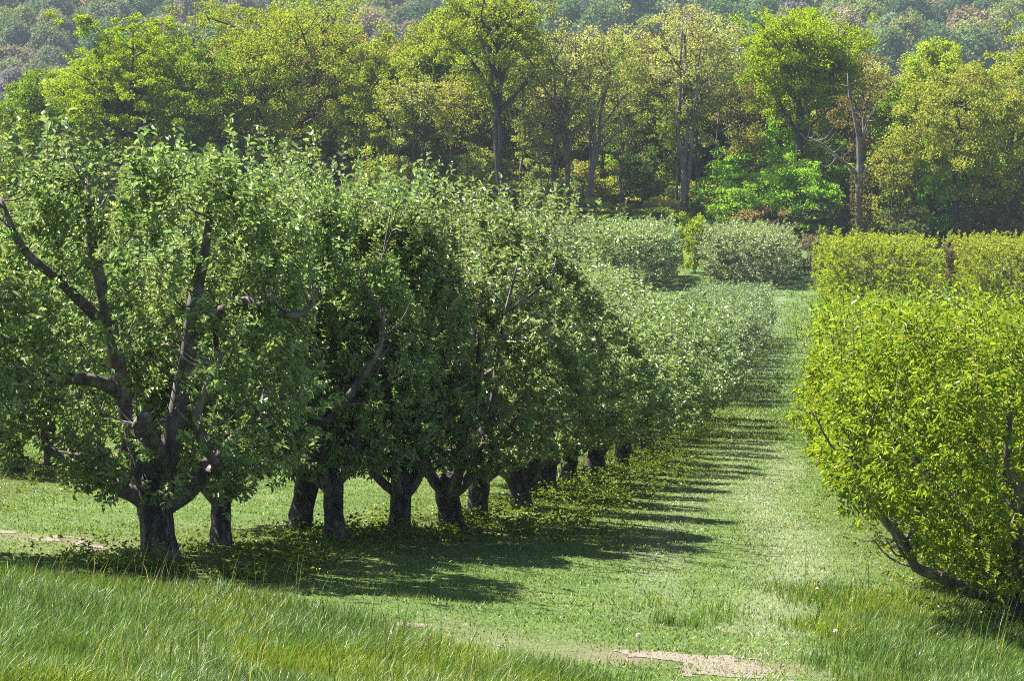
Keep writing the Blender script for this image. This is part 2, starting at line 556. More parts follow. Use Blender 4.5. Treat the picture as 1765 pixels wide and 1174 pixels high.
def build_grass():
    rng = np.random.default_rng(3)
    # unmown grass on the bank
    n = 420000
    x = rng.uniform(-9.5, 3.2, n); y = rng.uniform(17.5, 29, n)
    k = inview(x, y) & (rng.random(n) < tall_zone(x, y))
    x, y = x[k], y[k]
    p = np.stack([x, y], 1)
    clump = fbm(p / 0.5, 91) * (0.35 + 0.65 * tall_zone(x, y))
    h = (0.12 + 0.34 * clump * rng.random(len(x)) ** 0.6) * np.interp(x, [-9, -1.5, 0, 3], [1.1, 1.0, 0.75, 0.75])
    az = (fbm(p / 1.6, 95) - 0.5) * 5 + 0.4 + rng.normal(0, 1.2, len(x))
    mb = MB()
    yl = (fbm(p / 0.9, 99) + rng.normal(0, 0.07, len(x))) > 0.55
    wdt, ln = 0.0035 + 0.005 * rng.random(len(x)), 0.12 + 0.6 * rng.random(len(x)) * (0.4 + clump)
    my = MB()
    blades(my, x[yl], y[yl], h[yl] * 0.92, wdt[yl], ln[yl], rng, 4, az[yl])
    o = obj('meadow_grass', my.mesh('meadow_grass', [M_GRASS]), color=(0.13, 0.19, 0.02))
    o['kind'] = 'stuff'
    tag(o, 'yellow-green patches of long grass among the bluer blades', 'grass')
    blades(mb, x[~yl], y[~yl], h[~yl], wdt[~yl], ln[~yl], rng, 4, az[~yl])
    ds = MB()
    ii = rng.choice(len(x), 420)
    blades(ds, x[ii], y[ii], 0.3 + 0.3 * rng.random(420), np.full(420, 0.004), 0.1 + 0.5 * rng.random(420), rng, 3, az[ii])
    o = obj('dry_stalks', ds.mesh('dry_stalks', [M_GRASS]), color=(0.36, 0.32, 0.16))
    o['kind'] = 'stuff'
    tag(o, 'straw-coloured dry stalks sticking out of the long grass', 'grass')
    # seed stalks
    ii = rng.choice(len(x), 500)
    blades(mb, x[ii], y[ii], 0.45 + 0.25 * rng.random(500), np.full(500, 0.006), 0.1 + 0.3 * rng.random(500), rng, 3, az[ii])
    o = obj('tall_grass', mb.mesh('tall_grass', [M_GRASS]), color=(0.085, 0.15, 0.03))
    o['kind'] = 'stuff'
    tag(o, 'long unmown grass on the bank along the track', 'grass')
    # mown grass of the lanes, thinning with distance
    mb = MB()
    n = 720000
    y = 18 + (rng.random(n) ** 1.7) * 66
    x = rng.uniform(-1, 1, n) * np.interp(y, [22, 84], [10, 17]) - 2.5 - (y - 22) * 0.10
    k = inview(x, y)
    x, y = x[k], y[k]
    p = np.stack([x, y], 1)
    dirt = np.exp(-(np.abs(track_s(x, y)) / 0.5) ** 2) * np.clip((fbm(p / 0.9, 41) - 0.36) * 4, 0, 1)
    k = (rng.random(len(x)) > dirt * 0.8)
    x, y = x[k], y[k]
    p = np.stack([x, y], 1)
    sz = np.interp(y, [22, 40, 84], [1, 1.2, 2.2])
    h = (0.022 + 0.055 * fbm(p / 0.35, 93) * rng.random(len(x))) * np.interp(y, [22, 30, 40], [1.25, 1.1, 0.9]) * sz ** 0.5
    strip = np.exp(-((x + 0.25 + 0.012 * (y - 25) - 0.25 * np.sin(y / 4)) / 0.42) ** 2) * (y < 70) + 0.7 * np.exp(-((x + 1.5 + 0.15 * np.sin(y / 5)) / 0.3) ** 2) * (y > 30)
    pl = rng.random(len(x)) < strip * (0.35 + fbm(p / np.array([0.6, 2.5]), 51))
    wdt, ln = (0.006 + 0.006 * rng.random(len(x))) * sz, 0.3 + 0.6 * rng.random(len(x))
    mp_ = MB()
    blades(mp_, x[pl], y[pl], h[pl] * 1.15, wdt[pl], ln[pl], rng, 2)
    o = obj('dry_grass', mp_.mesh('dry_grass', [M_GRASS]), color=(0.25, 0.30, 0.15))
    o['kind'] = 'stuff'
    tag(o, 'pale flattened grass of the wheel strip up the lane', 'grass')
    x, y, h, wdt, ln = x[~pl], y[~pl], h[~pl], wdt[~pl], ln[~pl]
    blades(mb, x, y, h, wdt, ln, rng, 2)
    o = obj('mown_grass', mb.mesh('mown_grass', [M_GRASS]), color=(0.125, 0.185, 0.038))
    o['kind'] = 'stuff'
    tag(o, 'short mown grass of the orchard lanes', 'grass')
    mf = MB()
    n = 110000
    y = 70 + rng.random(n) ** 1.3 * 125
    x = rng.uniform(-1, 1, n) * np.interp(y, [70, 195], [5, 12]) - np.interp(y, [70, 195], [2, 3.0])
    k = inview(x, y)
    x, y = x[k], y[k]
    p = np.stack([x, y], 1)
    k = fbm(p / np.array([1.2, 4.0]), 103) + rng.normal(0, 0.12, len(x)) > 0.42
    x, y = x[k], y[k]
    sz = y / 30
    blades(mf, x, y, (0.05 + 0.05 * rng.random(len(x))) * sz ** 0.35, 0.012 * sz ** 0.8 * rng.uniform(0.6, 1.4, len(x)), 0.3 + 0.6 * rng.random(len(x)), rng, 2)
    o = obj('lane_turf', mf.mesh('lane_turf', [M_GRASS]), color=(0.11, 0.17, 0.036))
    o['kind'] = 'stuff'
    tag(o, 'coarser turf of the lane farther down the slope', 'grass')
    # weeds in the strip under the trees
    mb = MB()
    n = 3800
    y = 26 + rng.random(n) ** 1.5 * 60
    side = rng.random(n)
    x = np.where(side < 0.62, rowA(y) + 0.35 + rng.normal(0, 0.6, n), np.where(side < 0.82, 1.7 + rng.normal(0, 0.8, n), -10 + rng.normal(0, 0.9, n)))
    p = np.stack([x, y], 1)
    k = inview(x, y, 120) & (fbm(p / 0.8, 97) > 0.42)
    x, y = x[k], y[k]
    n = len(x)
    hh = (0.05 + 0.2 * rng.random(n) ** 2) * np.where(x < -8, 0.7, 1)
    k = 13
    b = np.repeat(np.stack([x, y, tz(x, y)], 1), k, 0)
    H = np.repeat(hh, k)
    P = b + np.stack([rng.normal(0, 0.05, n * k), rng.normal(0, 0.05, n * k), H * rng.random(n * k)], 1)
    a = rng.random(n * k) * 2 * pi
    A = np.stack([np.cos(a), np.sin(a), rng.normal(0.2, 0.4, n * k)], 1)
    N = np.array([0, 0, 1]) + rng.normal(0, 0.4, (n * k, 3))
    mb.leaves(P, A, N, 0.03 + 0.035 * rng.random(n * k), 0.016 + 0.016 * rng.random(n * k), rng, 0, False)
    o = obj('undergrowth', mb.mesh('undergrowth', [M_WEED]), color=(0.115, 0.17, 0.025))
    o['kind'] = 'stuff'
    tag(o, 'yellowish weeds in the strip under the fruit trees', 'weeds')
build_grass()

# ------------------------------------------------------------------ fruit trees
def foliage(mb, rng, P, D, Lt, k, leafL, leafW, fine, droop=0.25, mat=0, up=0.7):
    """k leaves spiralling along each twig"""
    n = len(P)
    t = (np.arange(k)[None, :] + rng.random((n, k))) / k
    A0 = nrm(np.cross(D, rng.normal(0, 1, (n, 3))))
    B0 = np.cross(D, A0)
    ang = np.arange(k)[None, :] * 2.4 + rng.random((n, 1)) * 6.28 + rng.normal(0, 0.3, (n, k))
    pos = P[:, None] + D[:, None] * (Lt[:, None] * t)[..., None]
    perp = np.cos(ang)[..., None] * A0[:, None] + np.sin(ang)[..., None] * B0[:, None]
    ax = perp * 0.85 + D[:, None] * (0.25 + 0.7 * t[..., None]) + np.array([0, 0, -droop]) + rng.normal(0, 0.25, (n, k, 3))
    N = np.array([0, 0, up]) + D[:, None] * 0.55 + rng.normal(0, 0.6, (n, k, 3))
    pos, ax, N = pos.reshape(-1, 3), ax.reshape(-1, 3), N.reshape(-1, 3)
    m = len(pos)
    sc = 0.5 + 0.8 * rng.random(m)
    mb.leaves(pos, ax, N, leafL * sc, leafW * sc, rng, mat, fine)

def limb_tree(mb, rng, h, wx, wy, r0, fork, nl, sides, mat=0, lean=0.0):
    """trunk and scaffold limbs of a pruned fruit tree; gives back points on the limbs"""
    pts = []
    bx, by = rng.normal(0, 0.08, 2)
    tr = np.array([[0, 0, -0.2], [0, 0, 0.0], [bx * 0.4, by * 0.4, fork * 0.45], [bx, by, fork], [bx * 1.4, by * 1.4, fork + 0.22]])
    mb.tube(tr, [r0 * 1.35, r0 * 1.2, r0 * 0.95, r0 * 1.02, r0 * 0.6], sides + 4, mat, 0.07, rng)
    a0 = rng.random() * 6.28
    for i in range(nl):
        a = a0 + i * 2 * pi / nl + rng.normal(0, 0.25)
        ex, ey = cos(a) * wx * rng.uniform(0.45, 0.8), sin(a) * wy * rng.uniform(0.45, 0.8)
        top = h * rng.uniform(0.6, 0.93)
        s = np.array([bx, by, fork - rng.uniform(0, 0.15)])
        q = np.array([s, s + [ex * 0.3, ey * 0.3, 0.22 + 0.1 * rng.random()], s + [ex * 0.62, ey * 0.62, (top - fork) * 0.35],
                      s + [ex * 0.85, ey * 0.85, (top - fork) * 0.68], s + [ex, ey, top - fork]])
        q[2:4] += rng.normal(0, 0.07, (2, 3))
        rl = r0 * rng.uniform(0.42, 0.62)
        mb.tube(q, [rl, rl * 0.85, rl * 0.65, rl * 0.45, rl * 0.12], sides, mat + 1, 0.08, rng)
        for j in range(4):
            t = rng.uniform(0.25, 0.9) * 4
            k = int(t)
            st = q[k] + (q[min(k + 1, 4)] - q[k]) * (t - k)
            aa = a + rng.normal(0, 1.2)
            e = np.array([cos(aa) * wx * rng.uniform(0.6, 0.98), sin(aa) * wy * rng.uniform(0.6, 0.98), min(h * 0.95, st[2] + rng.uniform(0.0, 0.8))])
            mid = (st + e) / 2 + rng.normal(0, 0.12, 3) + [0, 0, 0.05]
            r2 = rl * rng.uniform(0.25, 0.42)
            mb.tube([st, mid, e], [r2, r2 * 0.7, r2 * 0.2], max(4, sides - 3), mat + 1, 0.05, rng)
            pts.append(e); pts.append(mid)
        pts.extend(q[2:])
    return np.array(pts)

def envelope(rng, n, h, wx, wy, zb, seed, carve=0.42, shell=0.45, flat=4.0, freq=1.5, under=0.0, top=0.9, topy=0.9, clear=()):
    """spots for twigs inside a hedge-pruned crown, more of them near its surface, with holes"""
    out = np.zeros((0, 3))
    zc, hz = (h + zb) / 2, (h - zb) / 2
    while len(out) < n:
        u = rng.uniform(-1, 1, (n * 4, 3))
        rr = (np.abs(u) ** flat).sum(1) ** (1 / flat)
        k = (rr < 1) & (rng.random(len(u)) < np.where(rr > 0.72, 1.0, shell))
        u = u[k]
        p = np.stack([u[:, 0] * wx, u[:, 1] * wy, zc + u[:, 2] * hz], 1)
        # narrower towards the foot
        f = (p[:, 2] - zb) / (h - zb)
        q = p.copy()
        q[:, 0] *= np.interp(f, [0, 0.12, 0.35, 1], [0.9, 0.98, 1.0, top])
        q[:, 1] *= np.interp(f, [0, 0.2, 0.4, 1], [0.8, 0.95, 1.0, topy])
        lump = 1 + (vn(q * 1.1 + 50, seed + 3) - 0.5) * 0.22
        q[:, :2] *= lump[:, None]
        q[:, 2] += (vn(q[:, :2] * 1.3 + 9, seed + 7) - 0.5) * 0.22 * (q[:, 2] > zc)
        q = q[rng.random(len(q)) < np.clip((fbm(q * freq + 31, seed, 2) - carve) * 6 + 0.1, 0.03, 1)]
        q = q[q[:, 2] > zb + under * np.maximum(0, np.hypot(q[:, 0], q[:, 1] * 0.3) - 0.5) * (0.8 + 0.4 * vn(q[:, :2] * 2, seed + 11))]
        for pth in clear:
            pth = np.array(pth)
            for a, b in zip(pth[:-1], pth[1:]):
                ab = (b - a)[[0, 2]]
                t = np.clip(((q[:, [0, 2]] - a[[0, 2]]) @ ab) / (ab @ ab), 0, 1)
                dd = np.linalg.norm(q[:, [0, 2]] - a[[0, 2]] - t[:, None] * ab, axis=1)
                hit = (dd < 0.2) & (q[:, 1] < a[1] + t * (b[1] - a[1]) + 0.1) & (rng.random(len(q)) < 0.62)
                q = q[~hit]
        out = np.vstack([out, q])
    return out[:n]

def fruit_meshes(seed, h, wx, wy, r0=0.15, fork=0.75, nl=5, zb=1.0, ntw=620, k=20, leafL=0.085, leafW=0.045, fine=True, twig=0.42,
                 sides=8, carve=0.42, upl=0.55, leafmat=None, custom=None, shoots=60, twr=0.004, droop=0.25, flat=4.0, under=0.0, freq=1.5, top=0.9, topy=0.9, clear=(), extra=()):
    rng = np.random.default_rng(seed)
    tm = MB()
    if custom:
        custom(tm, rng)
    else:
        limb_tree(tm, rng, h, wx, wy, r0, fork, nl, sides)
    for path, rad in extra:
        twiggy(tm, rng, path, rad, sides, 0.06)
    cm = MB()
    P = envelope(rng, ntw, h - 0.1, wx, wy, zb, seed, carve, flat=flat, under=under, freq=freq, top=top, topy=topy, clear=clear)
    c = np.array([0, 0, (h + zb) / 2 - 0.3])
    D = nrm(nrm((P - c) * [1, 1, 0.6]) * 0.6 + np.array([0, 0, upl]) + rng.normal(0, 0.45, (len(P), 3)))
    L = twig * (0.6 + 0.8 * rng.random(len(P)))
    P = P - D * L[:, None] * 0.6
    foliage(cm, rng, P, D, L, k, leafL, leafW, fine, droop)
    cm.twigs(P, D, L, twr, 1)
    if shoots:
        u = rng.uniform(-1, 1, (shoots, 2)) * [wx * 0.95, wy * 0.95]
        Ps = np.stack([u[:, 0], u[:, 1], np.full(shoots, h - 0.35) + rng.normal(0, 0.08, shoots)], 1)
        Ds = nrm(np.array([0, 0, 1.0]) + rng.normal(0, 0.22, (shoots, 3)))
        Ls = 0.3 + 0.35 * rng.random(shoots)
        foliage(cm, rng, Ps, Ds, Ls, 14, leafL, leafW, fine, 0.0, up=0.3)
        cm.twigs(Ps, Ds, Ls, twr * 1.3, 1)
    return tm.mesh('trunk', [M_BARK, M_LIMB_LIT]), cm.mesh('crown', [leafmat or M_APPLE, M_TWIG])

def place_tree(name, meshes, label, cat, loc, rz, group, color, scale=1.0):
    t = thing(name, label, cat, loc, rz, group, scale)
    obj('trunk', meshes[0], t)
    obj('crown', meshes[1], t, color)
    return t

ORD = 'first second third fourth fifth sixth seventh eighth ninth tenth eleventh twelfth thirteenth fourteenth fifteenth sixteenth seventeenth eighteenth nineteenth twentieth'.split()
ORD += ['twenty-' + o for o in ORD[:9]] + ['thirtieth'] + ['thirty-' + o for o in ORD[:9]] + ['fortieth'] + ['forty-' + o for o in ORD[:9]]

APPLE_COL = np.array([0.20, 0.275, 0.085])
crng = np.random.default_rng(77)
def vary(c, a=0.1):
    return tuple(np.asarray(c) * (1 + crng.uniform(-a, a)) * (1 + crng.uniform(-a * 0.5, a * 0.5, 3)))

def twiggy(mb, rng, p, r, s, wob, size=1.0):
    mb.tube(p, r, s, 1, wob, rng)
    p = np.asarray(p, float)
    for _ in range(3 + 2 * len(p)):
        t = rng.uniform(0.35, 1.0) * (len(p) - 1)
        k = min(int(t), len(p) - 2)
        st = p[k] + (p[k + 1] - p[k]) * (t - k)
        d = nrm(rng.normal(0, 1, (1, 3)) * [1, 1, 0.4] + [0, 0, 0.5])[0]
        L = rng.uniform(0.25, 0.7) * size
        rr = rng.uniform(0.007, 0.016) * size
        mb.tube([st, st + d * L * 0.5 + [0, 0, 0.03], st + d * L * 0.85 + [0, 0, 0.35 * L]], [rr, rr * 0.75, rr * 0.3], 5, 1, 0.1, rng)

def tree1(mb, rng):
    """the thick dark trunk with a sawn stub"""
    mb.tube([[0.06, 0, -0.2], [0.03, 0, 0.0], [0.0, 0, 0.35], [-0.02, 0, 0.68], [-0.04, 0, 0.95]], [0.225, 0.20, 0.17, 0.185, 0.11], 14, 0, 0.07, rng)
    J = lambda p, r, s=9: twiggy(mb, rng, p, r, s, 0.07)
    J([[-0.06, 0, 0.58], [-0.2, -0.06, 0.68], [-0.34, -0.12, 0.75], [-0.37, -0.13, 0.78]], [0.12, 0.095, 0.085, 0.075])
    J([[-0.06, 0, 0.65], [-0.16, 0.03, 1.1], [-0.3, 0.06, 1.6], [-0.37, 0.02, 2.1], [-0.46, -0.1, 2.75], [-0.56, -0.15, 3.3], [-0.6, -0.1, 3.95]], [0.13, 0.10, 0.085, 0.075, 0.065, 0.05, 0.02])
    J([[0.05, 0, 0.65], [0.12, 0.05, 1.05], [0.24, 0.02, 1.62], [0.37, -0.05, 2.2], [0.44, -0.1, 2.7], [0.55, 0.0, 3.3], [0.6, 0, 3.9]], [0.13, 0.105, 0.095, 0.08, 0.07, 0.045, 0.02])
    J([[-0.35, 0.02, 1.72], [-0.52, -0.15, 1.87], [-0.85, -0.35, 1.93], [-1.3, -0.5, 1.95], [-2.0, -0.6, 2.05], [-2.7, -0.6, 2.3]], [0.075, 0.07, 0.062, 0.055, 0.045, 0.03])
    J([[0.08, 0, 0.55], [0.3, 0.02, 0.68], [0.5, 0.05, 0.95], [0.75, 0.1, 1.2], [1.1, 0.1, 1.7]], [0.12, 0.1, 0.085, 0.07, 0.04])
    J([[0.5, 0.0, 0.95], [0.72, -0.45, 1.05], [0.6, -0.7, 1.4], [0.64, -0.85, 1.8], [0.9, -0.9, 2.35]], [0.07, 0.055, 0.042, 0.034, 0.02], 7)
    J([[0.1, -0.02, 0.95], [0.05, -0.4, 1.35], [-0.02, -0.6, 1.5], [0.1, -0.75, 1.62]], [0.08, 0.075, 0.07, 0.06], 8)
    J([[-0.4, 0, 1.0], [-0.7, -0.3, 1.1], [-0.95, -0.45, 1.2], [-1.0, -0.5, 1.5]], [0.06, 0.05, 0.045, 0.035], 7)
    J([[-0.5, -0.1, 2.5], [-0.8, -0.5, 2.95], [-1.1, -0.7, 3.3], [-1.3, -0.7, 3.8]], [0.06, 0.05, 0.04, 0.02], 7)
    J([[0.42, 0, 2.3], [0.9, -0.4, 2.75], [1.3, -0.5, 2.65], [1.6, -0.5, 2.65], [1.75, -0.5, 2.95]], [0.06, 0.055, 0.045, 0.03, 0.01], 7)

XA = [(-0.2, -0.6, 1.66), (0.03, -0.8, 1.53), (0.42, -0.85, 1.98), (0.7, -0.8, 2.4), (0.75, -0.7, 2.8)]
XC = [(-0.2, -0.6, 1.2), (-0.3, -0.8, 1.9), (-0.2, -0.9, 2.6)]
XB = [(0.0, 0, 1.5), (0.0, -0.4, 1.9), (-0.1, -0.7, 2.5), (0.1, -0.75, 2.8), (0.3, -0.7, 3.1)]
CLEAR1 = [[(-0.16, 0.03, 1.1), (-0.3, 0.06, 1.6), (-0.37, 0.02, 2.1), (-0.46, -0.1, 2.75), (-0.56, -0.15, 3.3)], [(0.12, 0.05, 1.05), (0.24, 0.02, 1.62), (0.37, -0.05, 2.2), (0.44, -0.1, 2.7)],
          [(-0.52, -0.15, 1.87), (-0.85, -0.35, 1.93), (-1.3, -0.5, 1.95)], [(0.72, -0.45, 1.05), (0.6, -0.7, 1.4), (0.64, -0.85, 1.8)], [(0.9, -0.5, 2.75), (1.3, -0.7, 2.65)]]
PROTO1 = fruit_meshes(11, 4.25, 1.7, 1.4, zb=0.72, ntw=1350, k=20, leafL=0.068, leafW=0.034, twig=0.30, freq=2.3, top=0.9, topy=0.6, custom=tree1, clear=CLEAR1, sides=9, carve=0.44)
NEAR = [fruit_meshes(20 + i, 4.2, 1.5, 1.35, r0=(0.13, 0.14, 0.135, 0.15)[i], fork=(0.62, 0.5, 0.6, 0.55)[i], nl=5, zb=0.7, ntw=1000, k=20, leafL=0.068, leafW=0.034, twig=0.30, freq=2.3, carve=0.48, top=0.4, topy=0.34, flat=2.6, clear=[[q for q in (XA, XB, XC, XC)[i]]], sides=9,
                     extra=(([(XA, [0.06, 0.055, 0.047, 0.035, 0.01])], [(XB, [0.05, 0.045, 0.036, 0.026, 0.008])], [], [])[i])) for i in range(4)]
MIDA = [fruit_meshes(40 + i, 3.3, 1.75, 1.6, r0=0.13, fork=0.7, zb=0.75, ntw=400, k=18, leafL=0.10, leafW=0.055, fine=False, sides=6, carve=0.40, shoots=50, top=0.66, topy=0.45, flat=3.4) for i in range(3)]
FARA = [fruit_meshes(50 + i, 3.6, 2.5, 1.9, r0=0.13, fork=0.7, zb=0.5, ntw=700, k=16, leafL=0.15, leafW=0.08, fine=False, sides=5, carve=0.36, twig=0.4, twr=0.01, shoots=40, flat=6.0, top=0.95, topy=1.0) for i in range(2)]

def apple_rows():
    g = 'apple trees of the row along the mown lane'
    front = [(270, 962, PROTO1, 0, (0.95, 0.95, 0.91), 'old apple tree with thick dark trunk and sawn-off stub at the row end'),
             (380, 940, NEAR[1], 0.3, (0.72, 0.75, 0.88), 'apple tree with dark trunk directly behind the one with the sawn stub'),
             (515, 913, NEAR[2], 3.3, (0.95, 0.9, 0.88), 'apple tree with pale lower bark, leaning beside a slim dark trunk'),
             (577, 930, NEAR[0], 0.0, (0.8, 0.72, 0.86), 'apple tree with slim dark trunk and long bare limb bent like an elbow'),
             (687, 920, NEAR[3], 0.15, (0.75, 0.8, 0.88), 'apple tree whose forked trunk has a big sunlit pale scar'),
             (780, 914, NEAR[1], 3.0, (0.95, 0.9, 0.88), 'apple tree with sunlit edge on its broad trunk and short pale side limb')]
    p = ground_at(-185, 958)
    p[2] = tz(p[0], p[1])[0]
    place_tree('apple_tree', NEAR[2], 'apple tree at the picture edge showing only leafy boughs beside the sawn-off stub tree', 'apple tree', p, 3.0, g, vary(APPLE_COL, 0.08), (1.15, 0.9, 0.93))
    for px, py, me, rz, sc, lab in front:
        p = ground_at(px, py)
        p[2] = tz(p[0], p[1])[0]
        place_tree('apple_tree', me, lab, 'apple tree', p, rz, g, vary(APPLE_COL, 0.08), sc)
    y, i = 33.6, 0
    while y < 142:
        if 82 < y < 88.5:
            y += 2.7
            continue
        h = np.interp(y, [32, 34, 37, 40, 43, 46, 60, 77, 105, 140], [3.95, 3.85, 3.75, 3.6, 3.25, 3.1, 3.2, 3.3, 3.1, 2.8])
        near = y < 48
        me = NEAR[(0, 2, 3, 1)[i % 4]] if near else MIDA[i % 3]
        hb = 4.55 if near else 3.65
        x = rowA(y) + crng.normal(0, 0.12)
        col = APPLE_COL * (1 - np.clip((y - 40) / 60, 0, 1)) + np.array([0.19, 0.26, 0.11]) * np.clip((y - 40) / 60, 0, 1)
        lab = ('tall' if near else 'silvery') + ' apple tree, ' + ORD[i] + ' in the lane row past the short pale limb'
        place_tree('apple_tree', me, lab, 'apple tree', (x, y, tz(x, y)[0]), crng.choice([0, pi]) + crng.normal(0, 0.25), g, vary(col, 0.08),
                   (np.interp(y, [36, 50], [0.97, 1.05]) if near else 0.97, crng.uniform(0.72, 0.95), h / hb * crng.uniform(0.92, 1.06)))
        y += crng.uniform(2.6, 3.2); i += 1
    # the row behind, seen under the crowns
    for i in range(42):
        y = (36.8, 39.0, 40.6)[i] if i < 3 else 35.2 + i * 2.6
        x = -10 + crng.normal(0, 0.12)
        near = y < 56
        me = NEAR[(3, 1, 2, 0)[i % 4]] if near else MIDA[i % 3]
        h = np.interp(y, [40, 50, 77, 150], [3.3, 3.1, 3.0, 3.0])
        place_tree('apple_tree', me, ORD[i] + ' apple tree of the second row, behind the trees along the mown lane', 'apple tree', (x, y, tz(x, y)[0]),
                   crng.choice([0, pi]) + crng.normal(0, 0.3), 'apple trees of the row behind', vary(APPLE_COL * 1.1, 0.08), (1, 1, h / (4.2 if near else 3.3)))
    # blocks at the far end
    for bi, (x0, nm, hh, y0) in enumerate(((-3.7, 'next to the lane', 3.2, 182), (-10.9, 'beyond the small grass gap', 3.6, 179), (-17.2, 'behind the notch in the hedge tops', 3.6, 181), (-24.5, 'hidden past the tall near crowns', 3.5, 181))):
        for i in range(3):
            y = y0 + i * 3.4
            x = x0 + crng.normal(0, 0.25)
            place_tree('apple_tree', FARA[(i + bi) % 2], 'grey-green hedge-cut apple tree, ' + ORD[i] + ' in the far block ' + nm, 'apple tree', (x, y, tz(x, y)[0]), crng.choice([0, pi]) + crng.normal(0, 0.3),
                       'clipped apple trees at the foot of the slope', vary((0.22, 0.30, 0.11), 0.1), (1.2, 1.1, hh / 3.6))
apple_rows()

PEACH_COL = np.array([0.195, 0.285, 0.026])
def ptree(mb, rng):
    """low-forking vase of the near yellow-green tree"""
    mb.tube([[0, 0, -0.2], [0, 0, 0], [0.02, 0, 0.3], [-0.03, 0, 0.55]], [0.14, 0.12, 0.10, 0.09], 12, 0, 0.08, rng)
    J = lambda p, r, s=8: twiggy(mb, rng, p, r, s, 0.08)
    J([[-0.02, 0, 0.3], [-0.4, -0.1, 0.36], [-0.7, -0.2, 0.5], [-0.95, -0.3, 0.62], [-1.05, -0.35, 0.85], [-1.3, -0.4, 1.15], [-1.6, -0.4, 1.75]], [0.085, 0.065, 0.055, 0.048, 0.042, 0.035, 0.015])
    J([[0, 0, 0.5], [-0.06, -0.05, 0.85], [0.0, -0.1, 1.2], [-0.15, -0.1, 1.6], [-0.1, -0.1, 2.4]], [0.09, 0.07, 0.055, 0.045, 0.015])
    J([[0, 0, 0.5], [0.4, 0.1, 0.8], [0.8, 0.2, 1.3], [1.2, 0.2, 2.1]], [0.08, 0.06, 0.045, 0.015])
    J([[0, 0, 0.5], [0.1, 0.6, 0.8], [-0.2, 1.0, 1.4], [-0.4, 1.2, 2.3]], [0.075, 0.06, 0.045, 0.015])
    J([[0, 0, 0.45], [-0.3, 0.5, 0.7], [-0.8, 0.7, 1.2], [-1.2, 0.8, 2.0]], [0.075, 0.05, 0.04, 0.015])

PN = [fruit_meshes(70, 2.95, 1.85, 1.5, zb=0.42, ntw=1300, k=26, leafL=0.062, leafW=0.024, custom=ptree, carve=0.44, freq=2.0, twig=0.42, upl=0.5, leafmat=M_PEACH, shoots=110, droop=0.35, flat=3.6, under=0.85, clear=[[(-0.7, -0.2, 0.5), (-0.95, -0.3, 0.62), (-1.05, -0.35, 0.85), (-1.3, -0.4, 1.15)], [(-0.06, -0.05, 0.75), (0.0, -0.1, 1.2)]])]
PN += [fruit_meshes(71 + i, 2.9, 1.85, 1.5, r0=0.11, fork=0.45, zb=0.35, ntw=1300, k=26, leafL=0.062, leafW=0.024, carve=0.44, freq=2.0, twig=0.42, upl=0.5, leafmat=M_PEACH, shoots=90, droop=0.35, sides=7, flat=3.6, under=0.85) for i in range(2)]
PMID = [fruit_meshes(75 + i, 2.9, 1.85, 1.6, r0=0.1, fork=0.45, zb=0.3, ntw=600, k=20, leafL=0.105, leafW=0.042, fine=False, carve=0.34, twig=0.5, leafmat=M_PEACH, shoots=70, sides=5, flat=3.2) for i in range(3)]
PFAR = [fruit_meshes(80 + i, 4.1, 3.2, 2.0, r0=0.12, fork=0.5, zb=0.3, ntw=850, k=18, leafL=0.15, leafW=0.07, fine=False, carve=0.34, twig=0.4, twr=0.01, leafmat=M_PEACH, shoots=40, sides=5, flat=7.0, top=1.0, topy=1.0) for i in range(2)]

def right_rows():
    g = 'yellow-green fruit trees of the row across the lane'
    p = ground_at(1757, 1085)
    place_tree('fruit_tree', PN[0], 'yellow-green fruit tree with low bent limb and dark trunk standing in long grass', 'fruit tree', p, 0, g, vary(PEACH_COL, 0.05))
    y, i = p[1] + 2.7, 0
    while y < 112:
        near = y < 44
        me = PN[1 + i % 2] if near else PMID[i % 3]
        x = 1.95 + crng.normal(0, 0.1)
        h = np.interp(y, [25, 40, 80, 112], [0.96, 0.93, 1.0, 0.95])
        place_tree('fruit_tree', me, 'yellow-green fruit tree in the clipped row, ' + ORD[i] + ' past the bent limb', 'fruit tree', (x, y, tz(x, y)[0]),
                   crng.choice([0, pi]) + crng.normal(0, 0.2), g, vary(PEACH_COL, 0.07), (0.9, 1, h))
        y += crng.uniform(2.4, 2.8); i += 1
    for bi, (x0, nm) in enumerate(((3.85, 'beside the lane'), (11.4, 'across the narrow grass gap'))):
        for i in range(3):
            y = 167 + i * 3.4
            x = x0 + crng.normal(0, 0.2)
            place_tree('fruit_tree', PFAR[i % 2], 'bright yellow-green clipped tree, ' + ORD[i] + ' in the far block ' + nm, 'fruit tree', (x, y, tz(x, y)[0]),
                       crng.choice([0, pi]) + crng.normal(0, 0.15), 'clipped yellow-green trees at the foot of the slope', vary((0.24, 0.30, 0.018), 0.05), (1, 1, 0.93))
right_rows()

